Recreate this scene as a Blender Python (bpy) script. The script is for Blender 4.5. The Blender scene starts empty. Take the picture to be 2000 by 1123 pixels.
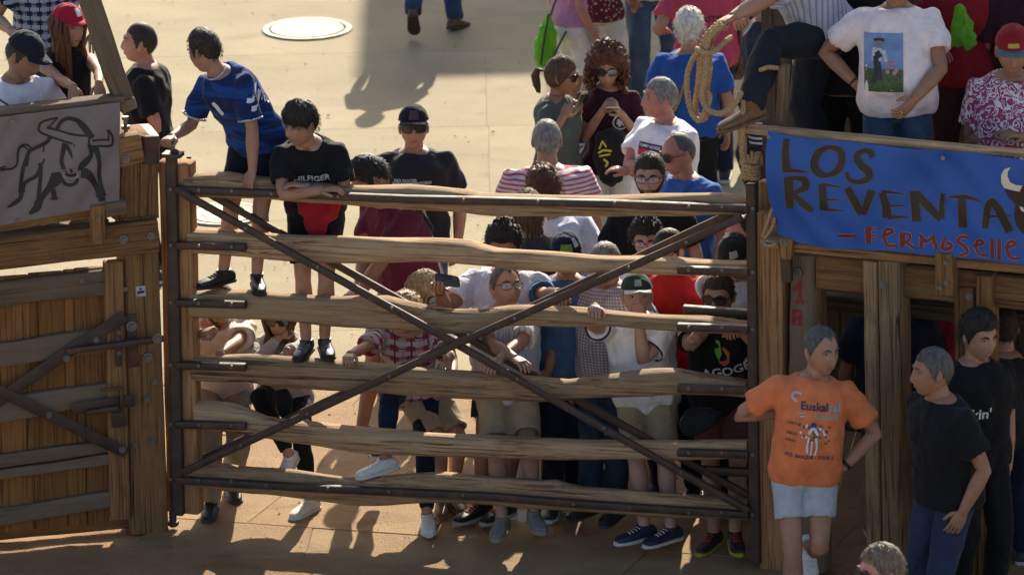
import bpy, bmesh, math, random
from mathutils import Vector as V, Matrix, noise
from mathutils.bvhtree import BVHTree
import numpy as np
R_ = math.radians
random.seed(7)
SC = bpy.context.scene
COL = SC.collection

# ------------------------------------------------------------ camera
FPX = 11700.0                    # focal length in pixels of the 2000 px wide photograph
E0 = R_(16.5); ROLL = R_(1.25)
_e = E0 + math.atan(513/FPX)
CAMP = V((0, -35*math.cos(_e), 35*math.sin(_e)))
_f = V((0, math.cos(E0), -math.sin(E0))); _r0 = V((1, 0, 0)); _u0 = _r0.cross(_f)
_r = _r0*math.cos(ROLL) - _u0*math.sin(ROLL); _u = _u0*math.cos(ROLL) + _r0*math.sin(ROLL)
cam = bpy.data.cameras.new('camera'); camo = bpy.data.objects.new('camera', cam); COL.objects.link(camo)
cam.sensor_width = 36; cam.lens = 36*FPX/2000; cam.clip_end = 2000; cam.clip_start = .5
cam.dof.use_dof = True; cam.dof.focus_distance = 34.6; cam.dof.aperture_fstop = 4.5
m = Matrix((_r, _u, -_f)).transposed().to_4x4(); m.translation = CAMP; camo.matrix_world = m
SC.camera = camo

# ------------------------------------------------------------ light
SUN_EL, SUN_AZ = 30.0, 9.0       # the sun stands behind the crowd, a little to the right (degrees from +Y to +X)
w = bpy.data.worlds.new('World'); SC.world = w; w.use_nodes = True
nt = w.node_tree; nt.nodes.clear()
sky = nt.nodes.new('ShaderNodeTexSky'); sky.sky_type = 'NISHITA'; sky.sun_disc = False
sky.sun_elevation = R_(SUN_EL); sky.sun_rotation = R_(SUN_AZ)
sky.dust_density = 3.0; sky.air_density = 1.0
bg = nt.nodes.new('ShaderNodeBackground'); bg.inputs[1].default_value = .105
wo = nt.nodes.new('ShaderNodeOutputWorld'); nt.links.new(sky.outputs[0], bg.inputs[0]); nt.links.new(bg.outputs[0], wo.inputs[0])
sl = bpy.data.lights.new('sun', 'SUN'); sl.energy = 4.9; sl.angle = R_(.5); sl.color = (1, .91, .74)
so = bpy.data.objects.new('sun', sl); COL.objects.link(so)
sd = V((math.sin(R_(SUN_AZ))*math.cos(R_(SUN_EL)), math.cos(R_(SUN_AZ))*math.cos(R_(SUN_EL)), math.sin(R_(SUN_EL))))
so.rotation_euler = sd.to_track_quat('Z', 'Y').to_euler(); so.location = sd*60
SC.view_settings.view_transform = 'Standard'; SC.view_settings.look = 'None'
SC.view_settings.exposure = 1.05; SC.view_settings.gamma = 1

# ------------------------------------------------------------ helpers
def ray(px, py): return (_f + _r*((px-1000)/FPX) + _u*((561.5-py)/FPX)).normalized()
def ground(px, py, z=0):
    d = ray(px, py); t = (z-CAMP.z)/d.z; return CAMP + d*t
def atY(px, py, y):
    d = ray(px, py); return CAMP + d*((y-CAMP.y)/d.y)
class Fr:
    def __init__(s, px, py, yaw):
        s.O = ground(px, py); y = R_(yaw); s.U = V((math.cos(y), -math.sin(y), 0)); s.N = V((-math.sin(y), -math.cos(y), 0)); s.Z = V((0, 0, 1))
    def P(s, px, py, d=0):
        r = ray(px, py); return CAMP + r*(((s.O + s.N*d - CAMP).dot(s.N))/r.dot(s.N))
    def L(s, u, z, d=0): return s.O + s.U*u + s.Z*z + s.N*d
G = Fr(340, 1030, 15.5)          # the plane of the gate
L = Fr(285, 1042, -15.5)         # the plane of the left stand
Rf = Fr(1505, 1112, 23)          # the plane of the right stand

MW = {}
def place(o, M, parent=None):
    MW[o.name] = M.copy()
    if parent is not None:
        o.parent = parent; o.matrix_local = MW[parent.name].inverted() @ M
    else: o.matrix_world = M
def tag(o, label=None, cat=None, group=None, kind=None):
    if label: o['label'] = label
    if cat: o['category'] = cat
    if group: o['group'] = group
    if kind: o['kind'] = kind
    return o
def thing(name, label, cat, loc, group=None):
    o = bpy.data.objects.new(name, None); COL.objects.link(o); o.empty_display_size = .1
    place(o, Matrix.Translation(V(loc))); return tag(o, label, cat, group)
def link(name, me, M, parent=None):
    o = bpy.data.objects.new(name, me); COL.objects.link(o); place(o, M, parent); return o
def mk(name, verts, faces, mat, parent=None, M=None, smooth=True, ang=35):
    if M is None: M = Matrix.Translation(MW[parent.name].translation) if parent is not None else Matrix.Translation(V(verts[0]))
    Mi = M.inverted()
    me = bpy.data.meshes.new(name); me.from_pydata([Mi @ V(v) for v in verts], [], faces)
    if smooth:
        me.polygons.foreach_set('use_smooth', [True]*len(me.polygons))
        if ang and ang < 180: me.set_sharp_from_angle(angle=R_(ang))
    me.materials.append(mat); me.update()
    return link(name, me, M, parent)
def ring(c, A, B, a, b, n=12, p=2.0):
    out = []
    for i in range(n):
        t = 2*math.pi*(i+.5)/n; cx, sx = math.cos(t), math.sin(t)
        out.append(c + A*(a*math.copysign(abs(cx)**(2/p), cx)) + B*(b*math.copysign(abs(sx)**(2/p), sx)))
    return out
def loft(rings, cap=(0, 0), base=0):
    n = len(rings[0]); vs = [v for r in rings for v in r]; fs = []
    for k in range(len(rings)-1):
        for i in range(n):
            j = (i+1) % n; fs.append((base+k*n+i, base+k*n+j, base+(k+1)*n+j, base+(k+1)*n+i))
    for e, (k, s) in enumerate(((0, -1), (len(rings)-1, 1))):
        c = sum(rings[k], V())/n
        if cap[e]:
            o = rings[1 if k == 0 else k-1]; c = c + (sum(o, V())/n - c).normalized()*cap[e]
        vs.append(c); ci = base+len(vs)-1
        for i in range(n):
            j = (i+1) % n
            fs.append((base+k*n+j, base+k*n+i, ci) if s < 0 else (base+k*n+i, base+k*n+j, ci))
    return vs, fs
class MB:
    def __init__(s): s.v = []; s.f = []
    def add(s, vf):
        b = len(s.v); s.v += list(vf[0]); s.f += [tuple(i+b for i in f) for f in vf[1]]; return s
    def loft(s, rings, cap=(0, 0)): return s.add(loft(rings, cap))
    def tube(s, pts, rad, n=8):
        """round tube through pts with one radius or one per point"""
        rs = rad if isinstance(rad, (list, tuple)) else [rad]*len(pts)
        up = V((0, 0, 1)); rings = []
        for i, p in enumerate(pts):
            t = (pts[min(i+1, len(pts)-1)] - pts[max(i-1, 0)]).normalized()
            if i == 0:
                A = t.cross(up) if abs(t.dot(up)) < .95 else t.cross(V((1, 0, 0)))
            else: A = A - t*A.dot(t)
            A.normalize(); B = t.cross(A); rings.append(ring(p, A, B, rs[i], rs[i], n))
        return s.loft(rings)
    def box(s, c, A, B, C_):
        """box from centre and three half-axis vectors"""
        b = len(s.v)
        for x in (-1, 1):
            for y in (-1, 1):
                for z in (-1, 1): s.v.append(c + A*x + B*y + C_*z)
        for f in ((0, 1, 3, 2), (4, 6, 7, 5), (0, 4, 5, 1), (2, 3, 7, 6), (0, 2, 6, 4), (1, 5, 7, 3)): s.f.append(tuple(b+i for i in f))
        return s
    def ell(s, c, A, B, C_, nu=10, nv=7):
        """ellipsoid with half-axis vectors, C_ is the pole axis"""
        rings = [[c + A*(math.sin(a)*math.cos(t)) + B*(math.sin(a)*math.sin(t)) + C_*math.cos(a)
                  for t in [2*math.pi*i/nu for i in range(nu)]] for a in [math.pi*(k+.5)/nv for k in range(nv)]]
        s.loft(rings); return s
    def build(s, name, mat, parent=None, **k): return mk(name, s.v, s.f, mat, parent, **k)
def lerp(a, b, t): return a + (b-a)*t
def interp(tab, x):
    if x <= tab[0][0]: return tab[0][1:]
    for i in range(len(tab)-1):
        if x <= tab[i+1][0]:
            t = (x-tab[i][0])/(tab[i+1][0]-tab[i][0]); return tuple(lerp(a, b, t) for a, b in zip(tab[i][1:], tab[i+1][1:]))
    return tab[-1][1:]

# ------------------------------------------------------------ materials
MATS = {}
class NT:
    def __init__(s, name, rough=.8, spec=.3):
        s.m = bpy.data.materials.new(name); s.m.use_nodes = True; s.t = s.m.node_tree; s.b = s.t.nodes['Principled BSDF']
        s.b.inputs['Roughness'].default_value = rough; s.b.inputs['Specular IOR Level'].default_value = spec
    def n(s, typ, **k):
        o = s.t.nodes.new('ShaderNode'+typ)
        for a, v in k.items():
            if a.startswith('i_'):
                key = a[2:]; key = int(key) if key.isdigit() else key.replace('_', ' ')
                o.inputs[key].default_value = v
            else: setattr(o, a, v)
        return o
    def l(s, a, b): s.t.links.new(a, b)
    def coord(s, scale, rnd=True, kind='Object', attr=None):
        if attr: c = s.n('Attribute', attribute_name=attr).outputs['Vector']
        else: c = s.n('TexCoord').outputs[kind]
        if rnd:
            oi = s.n('ObjectInfo'); mu = s.n('Math', operation='MULTIPLY', i_1=37.0); s.l(oi.outputs['Random'], mu.inputs[0])
            ad = s.n('VectorMath', operation='ADD'); s.l(c, ad.inputs[0]); s.l(mu.outputs[0], ad.inputs[1]); c = ad.outputs[0]
        mp = s.n('Mapping'); mp.inputs['Scale'].default_value = scale; s.l(c, mp.inputs[0]); return mp.outputs[0]
    def noise(s, v, sc=1, det=6, rough=.55, dist=0):
        o = s.n('TexNoise', i_Scale=sc, i_Detail=det, i_Roughness=rough, i_Distortion=dist); s.l(v, o.inputs['Vector']); return o.outputs[0]
    def ramp(s, f, stops):
        o = s.n('ValToRGB'); e = o.color_ramp.elements
        while len(e) < len(stops): e.new(.5)
        for q, (p, c) in zip(e, stops): q.position = p; q.color = (*c, 1) if len(c) == 3 else c
        s.l(f, o.inputs[0]); return o.outputs[0]
    def mix(s, f, a, b, mode='MIX'):
        o = s.n('Mix', data_type='RGBA', blend_type=mode)
        for i, x in ((0, f), (6, a), (7, b)):
            if hasattr(x, 'links') or hasattr(x, 'is_linked'): s.l(x, o.inputs[i])
            else: o.inputs[i].default_value = x if i == 0 else (*x, 1)
        return o.outputs[2]
    def bump(s, h, st=.3, d=.01):
        o = s.n('Bump', i_Strength=st, i_Distance=d); s.l(h, o.inputs['Height']); s.l(o.outputs[0], s.b.inputs['Normal'])
    def col(s, c): s.l(c, s.b.inputs['Base Color'])

def wood(name, lo, hi, dark=(.04, .02, .01), grey=None, greyamt=.0, ends=None):
    if name in MATS: return MATS[name]
    t = NT(name, .82, .12)
    v = t.coord((1.1, 13, 13)); n1 = t.noise(v, 1.5, 10, .66, 1.3)
    c = t.ramp(n1, [(.3, lo), (.52, lerp3(lo, hi, .55)), (.72, hi)])
    v2 = t.coord((2.0, 95, 95)); n2 = t.noise(v2, 1.0, 6, .6, .3)
    c = t.mix(t.ramp(n2, [(.36, (.85, .85, .85)), (.49, (0, 0, 0))]), c, dark)
    f = t.n('Math', operation='MULTIPLY', i_1=.55)
    # knots and dark blotches
    v3 = t.coord((1.6, 3.5, 3.5)); n3 = t.noise(v3, 1.5, 4, .6, 1.2)
    c = t.mix(t.ramp(n3, [(.57, (0, 0, 0)), (.80, (.7, .7, .7))]), c, dark)
    nc = t.noise(t.coord((.45, 26, 26)), 1.3, 3, .5, .8); c = t.mix(t.ramp(nc, [(.34, (.9,)*3), (.375, (0, 0, 0))]), c, tuple(x*.5 for x in dark))
    nd = t.noise(t.coord((7, 9, 9)), 1.0, 7, .7); c = t.mix(t.ramp(nd, [(.42, (0, 0, 0)), (.75, (.45,)*3)]), c, lerp3(lo, (.10, .085, .07), .6))
    if grey:
        n4 = t.noise(t.coord((.8, 5, 5)), 1.2, 6, .65, .5)
        c = t.mix(t.ramp(n4, [(.5-greyamt*.4, (0, 0, 0)), (.75-greyamt*.4, (.9, .9, .9))]), c, grey)
    oi = t.n('ObjectInfo'); hs = t.n('HueSaturation'); mr = t.n('MapRange'); mr.inputs[3].default_value = .78; mr.inputs[4].default_value = 1.2
    t.l(oi.outputs['Random'], mr.inputs[0]); t.l(mr.outputs[0], hs.inputs['Value']); t.l(c, hs.inputs['Color']); t.col(hs.outputs[0])
    ad = t.n('Math', operation='ADD'); t.l(n1, ad.inputs[0]); t.l(n2, ad.inputs[1])
    t.bump(ad.outputs[0], .55, .012)
    MATS[name] = t.m; return t.m
def lerp3(a, b, t): return tuple(lerp(x, y, t) for x, y in zip(a, b))
def plain(name, c, rough=.6, metal=0, spec=.4, var=.25, sc=20, bump=.15, coat=0):
    if name in MATS: return MATS[name]
    t = NT(name, rough, spec); t.b.inputs['Metallic'].default_value = metal
    n = t.noise(t.coord((sc, sc, sc)), 1, 6, .6)
    t.col(t.ramp(n, [(.3, tuple(x*(1-var) for x in c)), (.7, tuple(min(1, x*(1+var)) for x in c))]))
    if bump: t.bump(n, bump, .004)
    if coat: t.b.inputs['Coat Weight'].default_value = coat
    MATS[name] = t.m; return t.m
def steel(name='dark_steel'):
    if name in MATS: return MATS[name]
    t = NT(name, .42, .35)
    n = t.noise(t.coord((9, 9, 9)), 1, 8, .65); n2 = t.noise(t.coord((40, 40, 40)), 1, 4, .6)
    c = t.ramp(n, [(.35, (.042, .028, .024)), (.55, (.072, .043, .031)), (.72, (.15, .068, .034))]); t.col(c)
    t.l(t.ramp(n, [(.35, (.45,)*3), (.7, (.75,)*3)]), t.b.inputs['Roughness'])
    t.b.inputs['Metallic'].default_value = .15; t.bump(n2, .25, .003)
    MATS[name] = t.m; return t.m
def cloth(c, kind='plain', c2=None, sc=1.0, c3=None, sheen=.05):
    key = ('cloth', c, kind, c2, sc, c3)
    if key in MATS: return MATS[key]
    t = NT('fabric_'+kind, .88, .15)
    n = t.noise(t.coord((14, 14, 14)), 1, 5, .6); wv = t.noise(t.coord((420, 420, 420)), 1, 2, .5)
    base = t.ramp(n, [(.3, tuple(x*.86 for x in c)), (.7, tuple(min(1, x*1.1) for x in c))])
    def band(axis, per, duty, off=0.0):
        a = t.n('Attribute', attribute_name='tex'); sp = t.n('SeparateXYZ'); t.l(a.outputs['Vector'], sp.inputs[0])
        m1 = t.n('Math', operation='MULTIPLY_ADD', i_1=1/per, i_2=off); t.l(sp.outputs[axis], m1.inputs[0])
        fr = t.n('Math', operation='FRACT'); t.l(m1.outputs[0], fr.inputs[0])
        lt = t.n('Math', operation='LESS_THAN', i_1=duty); t.l(fr.outputs[0], lt.inputs[0]); return lt.outputs[0]
    if kind == 'stripes': base = t.mix(band(2, sc, .42), base, c2)
    elif kind == 'pin': base = t.mix(band(0, sc, .35), base, c2)
    elif kind == 'pinh': base = t.mix(band(2, sc, .35), base, c2)
    elif kind == 'plaid':
        h = band(2, sc, .45); v_ = band(0, sc, .45)
        base = t.mix(h, base, c2); mm = t.n('Math', operation='MULTIPLY', i_1=.6); t.l(v_, mm.inputs[0]); base = t.mix(mm.outputs[0], base, c2)
        if c3:
            base = t.mix(band(2, sc, .10, .28), base, c3); base = t.mix(band(0, sc, .10, .28), base, c3)
    elif kind == 'check':
        h = band(2, sc, .5); v_ = band(0, sc, .5); a_ = t.n('Math', operation='ADD'); t.l(h, a_.inputs[0]); t.l(v_, a_.inputs[1])
        mm = t.n('Math', operation='MULTIPLY', i_1=.45); t.l(a_.outputs[0], mm.inputs[0]); base = t.mix(mm.outputs[0], base, c2)
    elif kind == 'floral':
        nn = t.noise(t.coord((1, 1, 1), rnd=False), 17, 1, .5, 2.2)
        base = t.mix(t.ramp(nn, [(.47, (0, 0, 0)), (.50, (1, 1, 1)), (.58, (1, 1, 1)), (.60, (0, 0, 0))]), base, c2)
    elif kind == 'denim':
        nn = t.noise(t.coord((6, 6, 6)), 1, 4, .6); base = t.mix(t.ramp(nn, [(.45, (0, 0, 0)), (.75, (.7, .7, .7))]), base, c2)
    elif kind == 'dots':
        a = t.n('Attribute', attribute_name='tex'); vo = t.n('TexVoronoi', i_Scale=1/sc); t.l(a.outputs['Vector'], vo.inputs['Vector'])
        base = t.mix(t.ramp(vo.outputs['Distance'], [(.25, (1, 1, 1)), (.3, (0, 0, 0))]), base, c2)
    elif kind == 'jersey':
        nn = t.noise(t.coord((2, 2, 14), rnd=False), 1, 3, .6, 1.0); base = t.mix(t.ramp(nn, [(.45, (0, 0, 0)), (.55, (1, 1, 1))]), base, c2)
    t.col(base)
    big = t.noise(t.coord((4.6, 4.6, 2.6)), 1, 2, .5, 1.6); rd = big
    b1 = t.n('Bump', i_Strength=.75, i_Distance=.05); t.l(rd, b1.inputs['Height']); b2 = t.n('Bump', i_Strength=.12, i_Distance=.002); t.l(wv, b2.inputs['Height']); t.l(b1.outputs[0], b2.inputs['Normal']); t.l(b2.outputs[0], t.b.inputs['Normal'])
    t.b.inputs['Sheen Weight'].default_value = sheen; t.b.inputs['Sheen Roughness'].default_value = .5
    MATS[key] = t.m; return t.m
def skinm(c, kind=''):
    key = ('skin', c, kind)
    if key in MATS: return MATS[key]
    t = NT('skin'+kind, .52, .35)
    n = t.noise(t.coord((22, 22, 22)), 1, 6, .6); n2 = t.noise(t.coord((190, 190, 190)), 1, 3, .6)
    b = t.ramp(n, [(.3, tuple(x*.84 for x in c)), (.7, tuple(min(1, x*1.12) for x in c))])
    if kind == '_tattoo':
        nn = t.noise(t.coord((1, 1, 1)), 15, 2, .5, 2.5); b = t.mix(t.ramp(nn, [(.46, (0, 0, 0)), (.5, (.75, .75, .75)), (.58, (.6, .6, .6)), (.62, (0, 0, 0))]), b, (.05, .06, .06))
    t.col(b); t.bump(n2, .2, .002); t.b.inputs['Subsurface Weight'].default_value = .08; t.b.inputs['Subsurface Radius'].default_value = (.012, .005, .003)
    MATS[key] = t.m; return t.m
def hairm(c):
    key = ('hair', c)
    if key in MATS: return MATS[key]
    t = NT('hair', .62, .3)
    n = t.noise(t.coord((60, 60, 22)), 1, 5, .65)
    t.col(t.ramp(n, [(.3, tuple(x*.45 for x in c)), (.72, tuple(min(1, x*1.5) for x in c))])); t.bump(n, .7, .006)
    MATS[key] = t.m; return t.m
W_RAIL = wood('rail_wood', (.27, .155, .082), (.54, .355, .205), (.10, .05, .022), (.38, .27, .16), .2)
W_BEAM = wood('beam_wood', (.17, .082, .032), (.31, .165, .07), (.075, .038, .017))
W_DOOR = wood('door_board_wood', (.18, .075, .022), (.27, .125, .038), (.09, .038, .014))
W_GREY = wood('weathered_wood', (.12, .072, .040), (.22, .145, .088), (.04, .025, .016), (.18, .135, .095), .35)
W_POST = wood('pale_post_wood', (.24, .145, .075), (.38, .25, .14), (.07, .04, .022))
W_OR = wood('fresh_wood', (.27, .13, .055), (.42, .23, .10), (.10, .045, .02))
STEEL = steel()
BOLT = plain('bolt_steel', (.16, .145, .135), .45, .6)

# ------------------------------------------------------------ timber
def beam(name, C, A, a, b, mat, parent=None, p=7, n=16, step=.09, rough=.003, B=None, seed=None, label=None):
    """timber along the centres C; A is the direction of half size a (depth), b the other half size; per centre values allowed"""
    m_ = len(C); a = a if isinstance(a, (list, tuple)) else [a]*m_; b = b if isinstance(b, (list, tuple)) else [b]*m_
    ax = (C[-1]-C[0]).normalized(); A = (A - ax*A.dot(ax)).normalized(); B = ax.cross(A)
    sd = seed if seed is not None else random.random()*50
    rings = []; prev = None
    for i in range(m_-1):
        k = max(1, int((C[i+1]-C[i]).length/step))
        for j in range(k + (1 if i == m_-2 else 0)):
            t = j/k; c = C[i].lerp(C[i+1], t); q = lerp(a[i], a[i+1], t); w_ = lerp(b[i], b[i+1], t)
            rg = ring(c, A, B, q, w_, n, p); s_ = (c-C[0]).length
            if rough:
                rg = [v + (v-c).normalized()*(rough*noise.noise(V((s_*3+sd, (v-c).dot(A)*14, (v-c).dot(B)*14)))*2) for v in rg]
            rings.append(rg)
    # chamfered ends
    for e in (0, -1):
        c = sum(rings[e], V())/n; o = [v.lerp(c, min(.3, .006/max(.006, (v-c).length))) for v in rings[e]]
        d = -ax*.004 if e == 0 else ax*.004; o = [v+d for v in o]
        rings = [o]+rings if e == 0 else rings+[o]
    M = Matrix((ax, A, B)).transposed().to_4x4(); M.translation = C[0]
    vs, fs = loft(rings); o = mk(name, vs, fs, mat, parent, M=M, ang=38)
    if label: o['label'] = label
    return o
def fb(name, F, q, df, depth, mat, parent, axis='h', **k):
    """squared timber whose FRONT face has pixel corners TL,TR,BR,BL on the plane df of frame F"""
    TL, TR, BR, BL = [F.P(x, y, df) for x, y in q]
    if axis == 'h': c0, c1, b0, b1 = (TL+BL)/2, (TR+BR)/2, (TL-BL).length/2, (TR-BR).length/2
    else: c0, c1, b0, b1 = (TL+TR)/2, (BL+BR)/2, (TL-TR).length/2, (BL-BR).length/2
    o = F.N*(-depth/2)
    return beam(name, [c0+o, c1+o], F.N, depth/2, [b0, b1], mat, parent, **k)
_bolt = None
def bolt(P, N, parent, r=.011):
    global _bolt
    if _bolt is None:
        b = MB(); Z = V((0, 0, 1)); X = V((1, 0, 0)); Y = V((0, 1, 0))
        b.loft([ring(Z*-.2, X, Y, 1.55, 1.55, 10), ring(Z*.25, X, Y, 1.5, 1.5, 10), ring(Z*.26, X, Y, .8, .8, 10), ring(Z*.8, X, Y, .72, .72, 10)])
        me = bpy.data.meshes.new('bolt'); me.from_pydata(b.v, [], b.f); me.materials.append(BOLT); _bolt = me
    M = N.to_track_quat('Z', 'Y').to_matrix().to_4x4() @ Matrix.Scale(r, 4); M.translation = P
    o = bpy.data.objects.new('bolt', _bolt); COL.objects.link(o)
    # scale is kept in the matrix
    MW[o.name] = M; o.parent = parent; o.matrix_local = MW[parent.name].inverted() @ M
    return o
# ============================================================ the setting: ground
def ground_mat(name, c1, c2, dark, sc=1.0, rough=.9, bump=.4, stain=.0):
    t = NT(name, rough, .25)
    n = t.noise(t.coord((sc,)*3, rnd=False, kind='Object'), .7, 9, .62, .3); n2 = t.noise(t.coord((sc,)*3, rnd=True), 38, 5, .7)
    c = t.ramp(n, [(.3, c1), (.7, c2)])
    c = t.mix(t.ramp(n2, [(.60, (0, 0, 0)), (.74, (.7,)*3)]), c, dark)
    if stain:
        n3 = t.noise(t.coord((sc, sc*2, sc), rnd=False), .9, 5, .6, .8); c = t.mix(t.ramp(n3, [(.52, (0, 0, 0)), (.68, (stain,)*3)]), c, tuple(x*.45 for x in c1))
    t.col(c); ad = t.n('Math', operation='ADD'); t.l(n, ad.inputs[0]); t.l(n2, ad.inputs[1]); t.bump(ad.outputs[0], bump, .015)
    return t.m
SAND = ground_mat('ring_sand', (.29, .155, .072), (.44, .26, .13), (.13, .07, .035), 1.6, .95, 1.2, .5)
CONC = ground_mat('pale_concrete', (.24, .192, .118), (.34, .28, .175), (.14, .10, .058), 1.0, .9, .5, .3)
FLAG = ground_mat('dusty_flagstone', (.27, .16, .078), (.38, .25, .13), (.14, .08, .04), 1.6, .9, .9, .5)
PAVR = ground_mat('grey_paver', (.27, .26, .22), (.36, .34, .29), (.16, .15, .12), 2.0, .8, .3)
DUST = ground_mat('far_ground', (.40, .34, .26), (.5, .44, .34), (.25, .2, .15), .4, .9, .2)
nx, ny = 240, 130                       # fine sheet of trodden sand in front, one big sheet for the horizon
vs = []; fs = []
for j in range(ny):
    for i in range(nx):
        x = -6 + 12*i/(nx-1); y = -5 + 5.6*j/(ny-1)
        dg_ = (V((x, y, 0))-G.O).dot(G.N); q_ = min(1, max(0, (dg_-.12)/.35)); z = -.014 + .017*q_ + .009*noise.fractal(V((x*1.6, y*1.6, 3)), 1, 2, 5) + .004*noise.noise(V((x*17, y*17, 1)))
        vs.append(V((x, y, z)))
for j in range(ny-1):
    for i in range(nx-1): a_ = j*nx+i; fs.append((a_, a_+1, a_+nx+1, a_+nx))
tag(mk('sand', vs, fs, SAND, M=Matrix.Identity(4), ang=180), kind='structure')
S_ = 700
tag(mk('ground', [V((-S_, -S_, -.06)), V((S_, -S_, -.06)), V((S_, S_, -.06)), V((-S_, S_, -.06))], [(0, 1, 2, 3)], DUST, M=Matrix.Identity(4), smooth=False), kind='structure')
pave = bpy.data.objects.new('pavement', None); COL.objects.link(pave); place(pave, Matrix.Identity(4)); tag(pave, kind='structure')
def slab(name, poly, z, h, mat):
    n_ = len(poly); c = sum((V(p) for p in poly), V((0, 0)))/n_
    top = [V((p[0], p[1], z)) for p in poly]; bv = [V((p[0], p[1], z-.006)) + V((p[0]-c.x, p[1]-c.y, 0)).normalized()*.005 for p in poly]; lo = [V((v.x, v.y, z-h)) for v in bv]
    vs = top+bv+lo; fs = [tuple(range(n_))]
    for k in (0, n_):
        for i in range(n_): j = (i+1) % n_; fs.append((k+j, k+i, k+n_+i, k+n_+j))
    return mk(name, vs, fs, mat, pave, M=Matrix.Translation(V((c.x, c.y, 0))) , smooth=False)
rg = random.Random(3)
def quad_slab(q, z, mat): slab('paving_slab', q, z, .04, mat)
d_ = -.42; row = 0                      # broken flagstones in courses along the gate
while d_ < 2.7:
    h = rg.uniform(.5, .85); u_ = -.35 + rg.uniform(0, .4) if d_ < -.1 else -3.4 + rg.uniform(0, .6)
    while u_ < (3.6 if d_ < .1 else 6.5):
        u1 = u_ + rg.uniform(.8, 1.35); g = .004; kk = lambda x: .06*math.sin(row*3+x*2)
        q = [(u_+g+kk(u_), d_+g), (u1-g+kk(u1), d_+g), (u1-g-kk(u1), d_+h-g), (u_+g-kk(u_), d_+h-g)]; Q = [G.L(a_, 0, -b_) for a_, b_ in q]
        quad_slab([(p.x, p.y) for p in Q], rg.uniform(-.003, .003), FLAG); u_ = u1
    d_ += h; row += 1
y = 2.3
while y < 15:                           # big poured slabs behind
    h = rg.uniform(2.1, 2.7); x = -7 + rg.uniform(0, .8); g = .0025
    while x < 7.5:
        x1 = x + rg.uniform(2.6, 3.4)
        if not (y > 5 and x > 1.1): quad_slab([(x+g, y+g), (x1-g, y+g), (x1-g, y+h-g), (x+g, y+h-g)], -.008, CONC)
        x = x1
    y += h
# small grey pavers at the upper right of the square
base = None
for j in range(30):
    for i in range(9):
        x = 1.05 + .42*i + (.21 if j % 2 else 0); yy = 5.4 + .21*j
        if base is None:
            o = slab('paver', [(x, yy), (x+.412, yy), (x+.412, yy+.202), (x, yy+.202)], -.004, .04, PAVR); base = o.data; bx_, by_ = o.matrix_local.translation.x - x, o.matrix_local.translation.y - yy
        else: link('paver', base, Matrix.Translation(V((x+bx_, yy+by_, rg.uniform(-.002, .002)))), pave)
pv = slab('concrete_bed', [(1.12, 5.0), (9, 5.0), (9, 17), (1.12, 17)], -.034, .03, CONC)
# loose gravel on the sand: nobody could count it
b = MB()
for _ in range(2600):
    x = rg.uniform(-4, 5); yy = .8-.27*(x+2.4) + rg.uniform(-1.8, .35); r = rg.uniform(.002, .006); z0 = .001 if yy > -.75 else -.008
    X, Y, Z = V((r*rg.uniform(.7, 1.5), 0, 0)), V((0, r, 0)), V((0, 0, r*.7)); c = V((x, yy, z0))
    k = len(b.v); b.v += [c+X, c+Y, c-X, c-Y, c+Z]; b.f += [(k, k+1, k+4), (k+1, k+2, k+4), (k+2, k+3, k+4), (k+3, k, k+4)]
tag(b.build('gravel', ground_mat('gravel_stone', (.3, .2, .13), (.45, .35, .24), (.1, .08, .06), 20), smooth=False), 'loose brown gravel and grit scattered on the sand under the gate', 'gravel', kind='stuff')
b = MB()
for _ in range(1500):                   # trodden litter, grit and leaf bits over the square
    x = rg.uniform(-4.5, 5); yy = rg.uniform(0, 14.5); yy += .8-.27*(x+2.4) if yy < 2 else 0; r = rg.uniform(.004, .016)*(1.5 if rg.random() < .06 else 1); a_ = rg.uniform(0, 3.14); X = V((math.cos(a_)*r, math.sin(a_)*r, 0)); Y = V((-math.sin(a_)*r*.5, math.cos(a_)*r*.5, 0)); c = V((x, yy, .005))
    k = len(b.v); b.v += [c+X, c+Y, c-X, c-Y, c+V((0, 0, r*.35))]; b.f += [(k, k+1, k+4), (k+1, k+2, k+4), (k+2, k+3, k+4), (k+3, k, k+4)]
tag(b.build('litter', ground_mat('litter_bits', (.10, .07, .045), (.24, .18, .11), (.05, .04, .03), 25), smooth=False), 'dry leaf bits and grit trodden over the pale square', 'litter', kind='stuff')
def manhole(px, py, r, label):
    c = ground(px, py); t = thing('manhole_cover', label, 'manhole cover', c)
    X, Y, Z = V((1, 0, 0)), V((0, 1, 0)), V((0, 0, 1)); mm = plain('worn_iron', (.27, .225, .155), .6, .1, .3, .25, 22)
    b = MB()
    prof = [(.0, .008), (r*.18, .008), (r*.21, .004), (r*.34, .004), (r*.37, .008), (r*.52, .008), (r*.55, .004), (r*.66, .004), (r*.69, .008), (r*.79, .008), (r*.81, .001)]
    b.loft([ring(c+Z*h, X, Y, max(q, .002), max(q, .002), 40) for q, h in prof]); b.build('lid', mm, t, ang=25)
    b = MB(); rr = [ring(c+Z*h, X, Y, q, q, 40) for q, h in ((r*.84, .001), (r*.86, .006), (r*.97, .007), (r, -.004))]
    n_ = 40; vs_ = [v for q in rr for v in q]; fs_ = [(k*n_+i, k*n_+(i+1) % n_, (k+1)*n_+(i+1) % n_, (k+1)*n_+i) for k in range(3) for i in range(n_)]
    mk('frame', vs_, fs_, mm, t, ang=25)
manhole(600, 57, .36, 'round iron manhole cover far back on the sunlit square')
manhole(438, 418, .30, 'round iron manhole cover seen below the top rail at the left end of the gate')

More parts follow.
